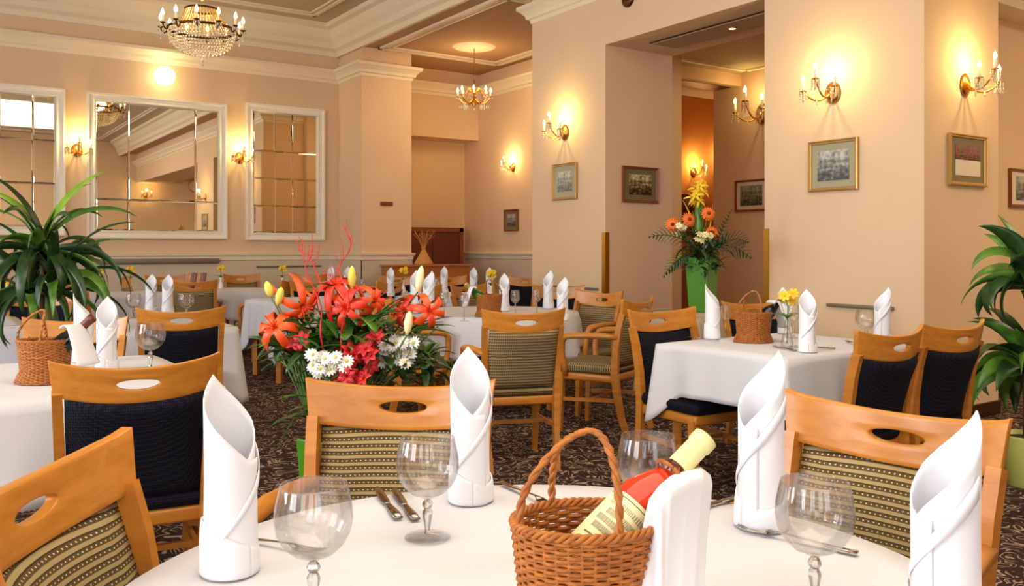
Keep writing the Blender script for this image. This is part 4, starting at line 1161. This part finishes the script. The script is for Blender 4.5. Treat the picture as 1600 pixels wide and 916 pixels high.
# napkin draped over the neck end
def drape(fn, nu, nv, lab, group, name='draped_napkin'):
    o = MB().grid(fn, nu, nv).build(name, M['napkin'], solid=.0025); tag(o, lab, 'napkin', group); return o
def C3(x, d, z): u, v = cam2room(x, d); return (u, v, z)
def PXD(px, py, d): return Vector(((px-800)/F_PX*d, d, CAM_Z+(HOR-py)*d/F_PX))
def lerpk(keys, t):
    s_ = t*(len(keys)-1); k = min(int(s_), len(keys)-2); f_ = s_-k; f_ = f_*f_*(3-2*f_)*.5+f_*.5
    return keys[k].lerp(keys[k+1], f_)
DT = [PXD(1010, 802, 1.055), PXD(1026, 786, 1.045), PXD(1048, 768, 1.05), PXD(1075, 752, 1.085), PXD(1098, 744, 1.12), PXD(1112, 758, 1.15)]
DB = [PXD(982, 990, 1.02), PXD(1010, 1055, .985), PXD(1040, 1062, .98), PXD(1062, 1050, .995), PXD(1080, 1020, 1.03), PXD(1098, 1000, 1.05)]
DK = [PXD(1022, 772, 1.13), PXD(1034, 756, 1.14), PXD(1050, 744, 1.15), PXD(1072, 738, 1.17), PXD(1092, 734, 1.19), PXD(1106, 744, 1.20)]
def f_near(i, j):
    # i across (left to right), j from the far edge over the ridge and down
    T_, B2, K_ = lerpk(DT, i), lerpk(DB, i), lerpk(DK, i)
    if j < .2:
        k = j/.2; p = K_.lerp(T_, k); p.z += .006*sin(PI*k)
    else:
        k = (j-.2)/.8; p = T_.lerp(B2, k)
        p.y += .022*sin(PI*k)*.6-.020*math.exp(-((i-.24-.10*k)/.05)**2)*min(1, k*4)+.010*math.exp(-((i-.50)/.10)**2)*k-.012*math.exp(-((i-.78)/.09)**2)*k
    p.z = max(p.z, .7535)
    return C3(p.x, p.y, p.z)
drape(f_near, 60, 34, 'white napkin draped over the bottle end of the front basket', 'draped napkins')
# other baskets
def small_set(px, py, rzcam, kind, labs, nap_lab, side=1):
    c = G(px, py, .75)+Vector((0, 0, 0)); c = P(px, (CAM_Z-.75)*F_PX/(py-HOR)+.085)
    dx, dy = cam2room(side*.80, .05)
    tip = Vector((c.x, c.y, 0))+Vector((dx, dy, 0)).normalized()*.17
    basket_set(c, -YAW+(0 if side > 0 else PI), kind, labs, 'wicker wine baskets', (dx, dy, .75), (tip.x, tip.y, .985))
    cx = cam2room(side*.15, -.005)
    def fs(i, j):
        a = Vector((c.x, c.y)); ex = Vector(cam2room(side*1, 0)); ey = Vector(cam2room(0, 1))
        y = (i-.5)*.13; k = j
        x0 = .115+.03*sin(PI*i)
        if k < .35: q = a+ex*(x0-.03*(1-k/.35))+ey*y; z = .952+.012*sin(PI*k/.35)
        else: kk = (k-.35)/.65; q = a+ex*(x0+.045*kk)+ey*(y*(1+.25*kk)); z = .952-.135*kk
        return (q.x, q.y, z)
    drape(fs, 12, 16, nap_lab, 'draped napkins')
small_set(70, 603, 0, 'dark', ('wicker wine basket on the left table', 'dark wine bottle lying in the left wicker basket'), 'white napkin draped beside the left wicker basket')
small_set(1177, 537, 0, 'dark', ('wicker wine basket on the square table', 'dark wine bottle in the basket of the square table'), 'white napkin hanging from the basket of the square table')
small_set(764, 496, 0, 'green', ('shaded wicker basket on the middle round table', 'green wine bottle lying in the basket of the middle table'), 'white napkin hanging on the basket of the middle table', -1)
nro = nr.build('neck_loop', M['wicker']); nro.parent = bk        # only the front basket shows its neck loop
nro.matrix_parent_inverse = (Matrix.Translation(bk.location) @ Matrix.Rotation(bk.rotation_euler[2], 4, 'Z')).inverted()

# ------------------------------------------------------------------ flowers: helpers
def strap(mb, root, direction, L, wdt, droop, up0=1.0, n=9, twist=0.0, fold=.25, roll=0.0):
    """arching strap leaf"""
    d = Vector(direction); dh = Vector((d.x, d.y, 0)); 
    if dh.length < 1e-4: dh = Vector((1, 0, 0))
    dh.normalize(); side = Vector((-dh.y, dh.x, 0)); p = Vector(root); ang = math.atan2(d.z, math.hypot(d.x, d.y))
    vs = []; step = L/(n-1)
    for i in range(n):
        s = i/(n-1); w_ = wdt*(min(1, .35+s*4)*(1-s**2.2))+.0008
        t_ = dh*cos(ang)+Vector((0, 0, 1))*sin(ang); nn = side.cross(t_).normalized()*-1
        sd = (side*cos(roll+twist*s)+nn*sin(roll+twist*s))
        vs += [p-sd*w_+nn*w_*fold, p.copy(), p+sd*w_+nn*w_*fold]
        p = p+t_*step; ang -= droop/(n-1)*(1+.6*s)
    fs = []
    for i in range(n-1):
        for k in (0, 1): fs.append((i*3+k, i*3+k+1, i*3+3+k+1, i*3+3+k))
    mb.add(vs, fs, True)
def petal_flower(mb, c, normal, n, L, w_, curl, r0=.004, off=0.0, jit=.0, seed=0):
    z = Vector(normal).normalized(); x = z.orthogonal().normalized(); y = z.cross(x); rnd = random.Random(seed)
    for k in range(n):
        a = 2*PI*k/n+off+rnd.uniform(-jit, jit); d = x*cos(a)+y*sin(a); sd = z.cross(d); vs = []; m_ = 7
        for i in range(m_):
            s = i/(m_-1); rr = r0+L*(s*cos(curl[0]*(1-s)+curl[1]*s) if True else s); hh = L*(sin(curl[0])*s-(sin(curl[0])-sin(curl[1]))*s*s*1.3)
            ww = w_*(sin(PI*min(.97, s*.9+.08))**.8)
            p = Vector(c)+d*rr+z*hh; vs += [p-sd*ww+z*ww*.25, p, p+sd*ww+z*ww*.25]
        fs = []
        for i in range(m_-1):
            for q in (0, 1): fs.append((i*3+q, i*3+q+1, i*3+3+q+1, i*3+3+q))
        mb.add(vs, fs, True)
def lily(root, c, normal, mt, lab, group, L=.10, w_=.019, curl=(1.0, -.35), leaves=5, seed=0):
    L *= .88; w_ *= .62; curl = (curl[0]+.1, curl[1]-.9)
    rnd = random.Random(seed+50); c = Vector(c); root = Vector(root); nrm = Vector(normal).normalized()
    t = thing('lily', lab, 'flower', root, 0, group); L0 = c-root
    mid = L0*.55+Vector((0, 0, .05)); back = L0-nrm*.03
    MB().tube([(0, 0, 0), mid*.5, mid, back, L0], [.0035, .0032, .003, .0028, .004], 6).build('stem', M['stem'], t)
    p = MB(); petal_flower(p, L0, nrm, 6, L, w_, curl, .004, rnd.uniform(0, 1), .12, seed); p.build('petals', mt, t, solid=.001)
    st = MB(); x = nrm.orthogonal().normalized(); y = nrm.cross(x)
    for k in range(6):
        a = k*PI/3+.3; e = L0+nrm*.055+(x*cos(a)+y*sin(a))*.022; st.tube([L0, L0.lerp(e, .5)+nrm*.004, e], .0011, 4); st.ball(e, .0035, 6, (1, 1, 1))
    st.build('stamens', M['lily_red'], t)
    if leaves:
        lf = MB()
        for k in range(leaves):
            s = rnd.uniform(.35, .95); a = rnd.uniform(0, 2*PI); strap(lf, L0*s+Vector((0, 0, .02)), (cos(a), sin(a), rnd.uniform(.1, .8)), rnd.uniform(.07, .13), .012, .9, n=6)
        lf.build('leaves', M['leaf2'] if seed % 2 else M['leaf'], t, solid=.0008)
    return t
# --- lily arrangement behind the front armchair
lv = P(530, 2.78)
t = thing('flower_vase', 'tall green floor vase holding the orange lilies behind the front armchair', 'vase', (lv.x, lv.y, 0), .4, 'green vases')
def vase_mb(h, a, b):
    m_ = MB(); vs = []
    for (k, z) in ((a, 0), (b, h), (b-.008, h), (a-.008, .02)): vs += [(k*x, k*y, z) for x, y in ((-1, -1), (1, -1), (1, 1), (-1, 1))]
    fs = [(3, 2, 1, 0)]
    for r in range(3):
        for j in range(4): fs.append((r*4+j, r*4+(j+1) % 4, (r+1)*4+(j+1) % 4, (r+1)*4+j))
    fs.append((12, 13, 14, 15)); m_.add(vs, fs, False); return m_
o = vase_mb(.64, .06, .095).build('vase_body', M['vase_green'], t)
bv = o.modifiers.new('bevel', 'BEVEL'); bv.width = .004; bv.segments = 2
MB().box((-.085, -.085, .58), (.085, .085, .60)).build('floral_foam', M['leaf'], t)
root = (lv.x, lv.y, .60)
def LP(px, py, d): q = P(px, d); q.z = CAM_Z+(HOR-py)*d/F_PX; return q
tocamv = Vector((-FU, -FV, .15)); rt = Vector((FV, -FU, 0)); upv = Vector((0, 0, 1))
def nrm(a, b, c=1.0): return tocamv*c+rt*a+upv*b
GLY = 'orange lilies in the green floor vase'
def rootj(k): r_ = random.Random(k); return (lv.x+r_.uniform(-.05, .05), lv.y+r_.uniform(-.05, .05), .60)
lily(rootj(1), LP(430, 512, 2.60), nrm(-.1, .25), M['lily'], 'leftmost wide open orange lily', GLY, .115, .022, seed=1)
lily(rootj(2), LP(472, 478, 2.62), nrm(.5, -.5, .7), M['lily'], 'drooping orange lily just right of the leftmost one', GLY, .10, .020, (1.1, -.1), seed=2)
lily(rootj(3), LP(541, 482, 2.58), nrm(-.1, .0), M['lily_red'], 'big red orange lily in the centre of the bouquet', GLY, .12, .021, seed=3)
lily(rootj(4), LP(524, 447, 2.62), nrm(-.2, .9, .6), M['lily_red'], 'topmost red orange lily opening upwards', GLY, .11, .021, (1.1, .0), seed=4)
lily(rootj(5), LP(585, 470, 2.66), nrm(.6, .1, .6), M['lily'], 'orange lily at the right of the topmost one', GLY, .09, .018, (1.0, -.1), seed=5)
lily(rootj(6), LP(632, 486, 2.62), nrm(-.3, .0, .8), M['lily_red'], 'dark red lily at the right side of the bouquet', GLY, .085, .018, (.9, -.1), seed=6)
lily(rootj(7), LP(671, 487, 2.60), nrm(.3, -.1, 1), M['lily'], 'rightmost orange lily before the white cloth', GLY, .095, .018, (1.0, -.3), seed=7)
def bud(px, py, d, L, lab, k, m_=None, tilt=(0, 0)):
    c = LP(px, py, d); r = Vector(rootj(k)); t = thing('lily_bud', lab, 'flower', r, 0, 'closed lily buds in the green floor vase'); e = c-r
    dv = (Vector((0, 0, 1))+rt*tilt[0]).normalized()
    MB().tube([(0, 0, 0), e*.5+Vector((0, 0, .04)), e-dv*L*.5], .0025, 5).build('stem', M['stem'], t)
    MB().tube([e-dv*L*.5, e-dv*L*.3, e, e+dv*L*.35, e+dv*L*.5], [.003, .010, .013, .009, .002], 8).build('petals', m_ or M['bud'], t)
bud(420, 452, 2.62, .05, 'small yellow-green bud above the leftmost lily', 11, tilt=(-.3, 0))
bud(437, 463, 2.60, .055, 'small yellow bud beside the leftmost lily', 12, tilt=(.2, 0))
bud(550, 434, 2.62, .07, 'orange yellow bud behind the topmost lily', 13)
bud(656, 436, 2.62, .08, 'long yellow bud in front of the pair of tall napkins', 14, M['cream'], (.15, 0))
bud(638, 505, 2.55, .07, 'white green bud under the rightmost lilies', 15, M['cream'], (.1, 0))
def twig(pts, lab, k):
    r = Vector(rootj(k)); q = [r]+[LP(*a) for a in pts]; t = thing('red_twig', lab, 'twig', r, 0, 'curly red twigs in the green floor vase')
    q = [p-r for p in q]; sm = []
    for i in range(len(q)-1):
        for j in range(5):
            f_ = j/5; g = lambda z_: q[max(0, min(len(q)-1, z_))]
            p0, p1, p2, p3 = g(i-1), g(i), g(i+1), g(i+2); sm.append(.5*((2*p1)+(p2-p0)*f_+(2*p0-5*p1+4*p2-p3)*f_*f_+(3*p1-p0-3*p2+p3)*f_**3))
    sm.append(q[-1]); n = len(sm)
    m_ = MB().tube(sm, [.004*(1-.8*i/n) for i in range(n)], 6); rnd = random.Random(k); m_.build('branch', M['redtwig'], t)
    s = MB(); 
    for j in range(7):
        a = sm[int(n*(.62+.05*j))]; e = a+rt*rnd.uniform(-.018, .018)+upv*rnd.uniform(.03, .07); s.tube([a, a.lerp(e, .5)+rt*.005, e], .0010, 4)
    s.build('fine_shoots', M['redtwig'], t)
twig([(532, 560, 2.6), (533, 520, 2.58), (545, 470, 2.57), (530, 420, 2.6), (548, 385, 2.6), (533, 348, 2.6)], 'thick red curly twig rising in the centre of the lilies', 21)
twig([(505, 545, 2.6), (502, 480, 2.6), (480, 430, 2.6), (478, 412, 2.6), (490, 396, 2.6)], 'thin red twig left of the topmost lily', 22)
twig([(520, 500, 2.62), (500, 440, 2.62), (485, 405, 2.62), (466, 390, 2.62)], 'thin bent red twig at the far left of the plumes', 23)
def daisies(px, py, d, n, sx, sy, lab, k):
    r = Vector(rootj(k)); t = thing('chrysanthemum_spray', lab, 'flower', r, 0, 'white chrysanthemum sprays'); rnd = random.Random(k); a = MB(); b = MB(); s = MB(); lf = MB()
    c0 = LP(px, py+25, d)-r; s.tube([(0, 0, 0), c0*.5, c0], .003, 5)
    for i in range(n):
        q = LP(px+rnd.uniform(-sx, sx), py+rnd.uniform(-sy, sy), d+rnd.uniform(-.04, .04))-r; nn = nrm(rnd.uniform(-.6, .6), rnd.uniform(.1, .9))
        petal_flower(a, q, nn, 12, .019, .0042, (.35, .0), .003, rnd.uniform(0, 1), .05, i); b.ball(q+Vector(nn).normalized()*.003, .005, 8)
        s.tube([c0, c0.lerp(q, .6)-upv*.01, q], .0014, 4)
    for i in range(8):
        an = rnd.uniform(0, 2*PI); strap(lf, c0*rnd.uniform(.5, 1), (cos(an), sin(an), .3), .07, .014, .8, n=5)
    a.build('petals', M['white_pet'], t, solid=.0006); b.build('flower_centres', M['bud'], t); s.build('stem', M['stem'], t); lf.build('leaves', M['leaf'], t, solid=.0008)
daisies(516, 568, 2.55, 22, 30, 17, 'white chrysanthemum cluster at the left above the armchair rail', 31)
daisies(622, 550, 2.62, 20, 26, 18, 'white chrysanthemum cluster at the right above the armchair rail', 32)
def redspray(px, py, d, n, sx, sy, lab, k):
    r = Vector(rootj(k)); t = thing('alstroemeria_spray', lab, 'flower', r, 0, 'red alstroemeria sprays'); rnd = random.Random(k); a = MB(); s = MB()
    c0 = LP(px, py+30, d)-r; s.tube([(0, 0, 0), c0*.5, c0], .003, 5)
    for i in range(n):
        q = LP(px+rnd.uniform(-sx, sx), py+rnd.uniform(-sy, sy), d+rnd.uniform(-.04, .04))-r; nn = nrm(rnd.uniform(-.9, .9), rnd.uniform(-.2, .9))
        petal_flower(a, q, nn, 6, .032, .010, (1.1, .4), .002, rnd.uniform(0, 1), .1, i); s.tube([c0, c0.lerp(q, .6)-upv*.01, q], .0014, 4)
    a.build('petals', M['red'], t, solid=.0006); s.build('stem', M['stem'], t)
redspray(548, 556, 2.6, 6, 10, 12, 'red alstroemeria right of the left white cluster', 41)
redspray(570, 563, 2.58, 7, 12, 18, 'red alstroemeria in the middle above the rail', 42)
redspray(473, 533, 2.64, 5, 12, 9, 'red alstroemeria under the drooping lily', 43)
redspray(592, 535, 2.6, 2, 6, 7, 'small red bloom left of the right white cluster', 44)
redspray(555, 588, 2.56, 6, 26, 5, 'low red blooms just above the armchair rail', 45)
t = thing('foliage_bunch', 'green lily foliage filling the floor vase', 'foliage', (lv.x, lv.y, .6), 0)
lf = MB(); lf2 = MB(); rnd = random.Random(77)
for i in range(230):
    pxx = rnd.uniform(440, 690); pyy = rnd.uniform(500, 600); 
    if pxx < 500: pyy = rnd.uniform(500, 660)*1.0
    if pxx < 480: pyy = rnd.uniform(505, 560)
    if pxx > 650: pyy = rnd.uniform(545, 600)
    q = LP(pxx, pyy, 2.72+rnd.uniform(-.12, .14))-Vector((lv.x, lv.y, .6)); a = rnd.uniform(0, 2*PI)
    strap(lf if i % 3 else lf2, q, (cos(a)*.8, sin(a)*.8, rnd.uniform(-.3, 1.0)), rnd.uniform(.07, .13), rnd.uniform(.011, .021), rnd.uniform(.3, 1.2), n=6)
lf.build('dark_leaves', M['leaf'], t, solid=.0008); lf2.build('light_leaves', M['leaf2'], t, solid=.0008)
s = MB()
for i in range(26):
    e = LP(rnd.uniform(430, 690), rnd.uniform(500, 590), 2.72+rnd.uniform(-.1, .1))-Vector((lv.x, lv.y, .6)); a = Vector((rnd.uniform(-.06, .06), rnd.uniform(-.06, .06), 0)); s.tube([a, a.lerp(e, .5)+upv*.05, e], .0028, 5)
for i in range(10):
    e = LP(rnd.uniform(425, 470), rnd.uniform(500, 545), 2.72)-Vector((lv.x, lv.y, .6)); a = Vector((rnd.uniform(-.06, .06), rnd.uniform(-.06, .06), 0)); m1 = LP(482, 650, 2.75)-Vector((lv.x, lv.y, .6)); s.tube([a, m1, e], .003, 5)
s.build('stems', M['stem'], t)
wf = MB()
bl = MB()
for i in range(34):
    q = LP(rnd.uniform(470, 600), rnd.uniform(505, 560), 2.60+rnd.uniform(-.05, .08))-Vector((lv.x, lv.y, .6)); a = rnd.uniform(0, 2*PI)
    strap(bl, q, (cos(a)*.7, sin(a)*.7, rnd.uniform(.2, 1.2)), rnd.uniform(.08, .12), rnd.uniform(.014, .020), rnd.uniform(.3, .9), n=7)
for (px_, py_) in ((455, 545), (440, 540), (460, 560), (640, 520), (655, 515), (628, 525), (585, 500), (595, 490)):
    q = LP(px_, py_, 2.62)-Vector((lv.x, lv.y, .6)); sg = -1 if px_ < 500 else 1
    for j in range(3): strap(bl, q, (sg*FV*.8, -sg*FU*.8, rnd.uniform(-.1, .8)), .11, .018, .5, n=7)
bl.build('broad_leaves', M['leaf2'], t, solid=.0008)
for k in range(9):
    q = LP(470-k*3, 640+k*5, 2.75)-Vector((lv.x, lv.y, .6)); strap(wf, q, (-.6*FV, .6*FU, -.6), .05, .004, .6, n=5)
wf.build('hanging_frond', M['leaf2'], t, solid=.0006)

# --- bouquet in the tall green vase by the opening
t = thing('flower_vase', 'tall square green vase on the side table in the opening', 'vase', (VS.x, VS.y, .75), -YAW+.9, 'green vases')
o = vase_mb(.42, .075, .098).build('vase_body', M['vase_green'], t); bv = o.modifiers.new('bevel', 'BEVEL'); bv.width = .005; bv.segments = 2
r0 = Vector((VS.x, VS.y, 1.15)); DV = 6.72
def stemmed(name, lab, cat, px, py, group, fn, k):
    t = thing(name, lab, cat, r0+Vector((.03*cos(k), .03*sin(k), 0)), 0, group); c = LP(px, py, DV-.05+.03*sin(k*3))-t.location
    MB().tube([(0, 0, -.02), c*.55+upv*.02, c], .004, 5).build('stem', M['stem'], t); fn(t, c)
def gerb(t, c):
    p = MB(); nn = nrm(random.uniform(-.3, .3), random.uniform(0, .4)); petal_flower(p, c, nn, 18, .052, .0085, (.25, -.1), .008, 0, .03, 1); petal_flower(p, c+Vector(nn).normalized()*.004, nn, 16, .038, .007, (.45, .1), .006, .1, .03, 2)
    p.build('petals', M['orange_pet'], t, solid=.001); MB().ball(c+Vector(nn).normalized()*.01, .014, 10).build('flower_centre', M['wood_red'], t)
for k, (px, py, lab) in enumerate(((1051, 351, 'leftmost orange gerbera in the tall vase'), (1077, 343, 'orange gerbera left of the green upright stalk'), (1107, 334, 'upper right orange gerbera in the tall vase'), (1113, 364, 'lower right orange gerbera in the tall vase'))):
    stemmed('gerbera', lab, 'flower', px, py, 'orange gerberas in the tall vase', gerb, k)
def ylily(t, c):
    p = MB()
    for j in range(4): petal_flower(p, c+Vector((.03*cos(j*2), .03*sin(j*2), .02*j-.03)), nrm(sin(j*2.3), .5+.3*cos(j)), 6, .06, .011, (.9, -.2), .003, j, .2, j)
    p.build('petals', M['yellow'], t, solid=.001)
stemmed('yellow_lily', 'topmost yellow lily of the tall bouquet', 'flower', 1093, 294, 'yellow lilies in the tall vase', ylily, 5)
stemmed('yellow_lily', 'yellow lily below the topmost one in the tall bouquet', 'flower', 1087, 308, 'yellow lilies in the tall vase', ylily, 6)
def strel(t, c):
    p = MB(); strap(p, c-upv*.12, (-.2, .1, 1), .22, .016, .3, n=8); strap(p, c-upv*.14+rt*.13, (.2, -.1, 1), .2, .014, -.2, n=8); p.build('petals', M['yellow'], t, solid=.001)
stemmed('yellow_bract', 'long curved yellow bract left of the green stalk', 'flower', 1082, 330, None, strel, 7)
def creamf(t, c):
    p = MB(); rnd = random.Random(3)
    for j in range(12): petal_flower(p, c+Vector((rnd.uniform(-.05, .05), rnd.uniform(-.05, .05), rnd.uniform(-.05, .05))), nrm(rnd.uniform(-.8, .8), rnd.uniform(-.2, .9)), 7, .028, .009, (.8, .2), .002, j, .2, j)
    p.build('petals', M['cream'], t, solid=.001)
stemmed('cream_flower_cluster', 'cream flower cluster low in the centre of the tall bouquet', 'flower', 1101, 374, 'cream flower clusters in the tall vase', creamf, 8)
stemmed('cream_flower_cluster', 'cream flower cluster under the leftmost gerbera', 'flower', 1060, 360, 'cream flower clusters in the tall vase', creamf, 9)
t = thing('foliage_bunch', 'dark monstera and fern foliage in the tall vase', 'foliage', r0, 0)
lf = MB(); rnd = random.Random(8)
for i in range(150):
    a = rnd.uniform(0, 2*PI); q = Vector((rnd.uniform(-.12, .12), rnd.uniform(-.12, .12), rnd.uniform(-.10, .22))); strap(lf, q, (cos(a), sin(a), rnd.uniform(-.5, 1.0)), rnd.uniform(.08, .16), rnd.uniform(.012, .022), rnd.uniform(.4, 1.2), n=6)
lf.build('filler_leaves', M['leaf'], t, solid=.001)
def frond(base_px, tip_px, wid, n, droop, name):
    a = LP(base_px[0], base_px[1], DV-.05)-r0; b = LP(tip_px[0], tip_px[1], DV-.15)-r0; m_ = MB(); mid = a.lerp(b, .5)+upv*droop; pts = []
    for i in range(13):
        s = i/12; pts.append(a*(1-s)**2+mid*2*s*(1-s)+b*s*s)
    m_.tube(pts, [.004*(1-.6*i/12) for i in range(13)], 5)
    for i in range(2, 13):
        s = i/12; tg = (pts[min(i+1, 12)]-pts[i-1]).normalized(); sd = tg.cross(tocamv).normalized()
        for q in (-1, 1):
            dv = tg*.75+sd*q*.8; L = wid*(sin(PI*min(.95, s*.85+.12))); strap(m_, pts[i], dv, L, .011, .35, n=6)
    m_.build(name, M['leaf'], t, solid=.001)
frond((1095, 395), (1016, 370), .10, 10, .12, 'palm_leaf'); frond((1100, 398), (1172, 402), .12, 10, .16, 'palm_leaf'); frond((1085, 398), (1037, 432), .08, 10, .10, 'palm_leaf')
frond((1112, 395), (1143, 328), .05, 10, .0, 'fern_leaf'); frond((1115, 398), (1168, 378), .11, 10, .12, 'palm_leaf')
m_ = MB()
m_.lathe([(.012, 0), (.03, .05), (.034, .2), (.026, .34), (.012, .40)], 14, Matrix.Translation(LP(1092, 385, DV)-r0)); m_.build('upright_green_stalk', M['leaf2'], t)

# --- small flower vases
def small_vase(px, py, lab, group, fl='yellow', z=.75, h=.14):
    p = G(px, py, z); t = thing('bud_vase', lab, 'vase', (p.x, p.y, z+.0005), 0, group)
    MB().lathe([(.0, .0), (.026, 0), (.03, .02), (.022, .06), (.011, .09), (.013, h)], 16, cap=False).build('vase_body', M['vase_white'] if fl != 'glass' else M['glass'], t, solid=.001)
    s = MB().tube([(0, 0, .02), (.005, 0, h+.06), (.0, .01, h+.10)], .0025, 5); s.build('stem', M['stem'], t)
    f_ = MB()
    for j in range(4): petal_flower(f_, (.03*cos(j*1.7), .03*sin(j*1.7), h+.09+.012*j), nrm(sin(j*2), .5), 7, .030, .010, (.5, .1), .002, j, .1, j)
    f_.build('petals', M['yellow'], t, solid=.001)
    l_ = MB()
    for j in range(5): a = j*1.3; strap(l_, (0, 0, h), (cos(a), sin(a), .8), .09, .01, 1.0, n=5)
    l_.build('leaves', M['leaf2'], t, solid=.0008)
GV = 'small flower vases on the tables'
small_vase(157, 455, 'small white vase with yellow flowers on the far square table, left', GV)
small_vase(203, 455, 'small white vase with one green-yellow bloom on the far square table', GV)
small_vase(345, 452, 'small white vase with pale yellow bloom on the far round table', GV)
small_vase(441, 452, 'slim white vase with yellow bloom behind the dark armchair', GV)
small_vase(767, 470, 'bud vase with bright yellow daffodil on the far table', GV)
small_vase(1230, 543, 'clear vase with yellow white blooms on the square table', GV, 'glass')
small_vase(630, 458, 'tiny vase with yellow bloom in front of the sideboard', GV)
small_vase(4, 487, 'small vase with yellow-green bloom at the left edge', GV)
# wooden menu holders on the far table
for k in range(4):
    p = P(293+k*7.5, 10.3); o = MB().box((-.022, -.012, 0), (.022, .012, .20), bev=.004).build('menu_holder', M['wood_side'] if k % 2 == 0 else M['wood_red'])
    o.location = (p.x, p.y, .752); o.rotation_euler = (0, .18, -YAW)
    tag(o, ('first', 'second', 'third', 'fourth')[k]+' from the left of four wooden menu holders on the far table', 'menu holder', 'wooden menu holders')

# ------------------------------------------------------------------ plants
def plant(base, name, lab, pot_m, pot_r, pot_h, crowns, trunk, leafn, L, wdt, seed, young=None, lm='leaf'):
    rnd = random.Random(seed); t = thing(name, lab, 'plant', (base.x, base.y, 0), 0)
    MB().lathe([(0, .0), (pot_r*.68, 0), (pot_r*.72, .01), (pot_r, pot_h*.98), (pot_r, pot_h), (pot_r*.93, pot_h), (pot_r*.88, pot_h*.9), (0, pot_h*.9)], 36, cap=False).build('pot', pot_m, t)
    MB().lathe([(0, pot_h*.91), (pot_r*.88, pot_h*.91)], 24, cap=False).build('soil', M['soil'], t)
    for ci, (cx, cy, cz) in enumerate(crowns):
        MB().tube([(cx*.2, cy*.2, pot_h*.85), (cx*.6, cy*.6, cz*.55), (cx, cy, cz)], [.02, .017, .013], 8).build('trunk', M['trunk'], t)
        n_ = leafn[ci] if isinstance(leafn, (list, tuple)) else leafn
        for k in range(n_):
            a = k*2.399+rnd.uniform(-.3, .3); el = rnd.uniform(.05, 1.25) if k > n_*.25 else rnd.uniform(1.0, 1.45)
            lfm = MB(); strap(lfm, (cx, cy, cz-.10*k/n_+.02), (cos(a)*cos(el), sin(a)*cos(el), sin(el)), L*rnd.uniform(.75, 1.1), wdt*rnd.uniform(.8, 1.15), (rnd.uniform(1.3, 2.5) if k > n_*.25 else rnd.uniform(.5, 1.4)), n=13, twist=rnd.uniform(-.6, .6), fold=.30, roll=rnd.uniform(-.9, .9))
            lfm.build('leaf', M['leaf_young'] if (young and k in young and ci == 0) else (M['leaf'] if rnd.random() < .7 else M['leaf2']) if lm == 'leaf' else (M['leaf2'] if rnd.random() < .5 else M['leaf']), t, solid=.0012)
    return t
pb = P(66, 5.0)
plant(pb, 'potted_palm', 'large dark green strap-leaved plant at the left edge before the mirrors', M['pot_brown'], .17, .30, [(0, 0, 1.22), (.05, -.04, 1.05), (-.06, .05, .98)], 1.2, (38, 22, 18), .60, .036, 21, (0, 1))
pb = P(1606, 4.55)
plant(pb, 'potted_dracaena', 'glossy broad-leaved plant in a lime green pot at the right edge', M['pot_lime'], .135, .27, [(0, .0, 1.10), (.04, .03, .64)], 1.2, (34, 30), .40, .05, 33, None, 'mid')
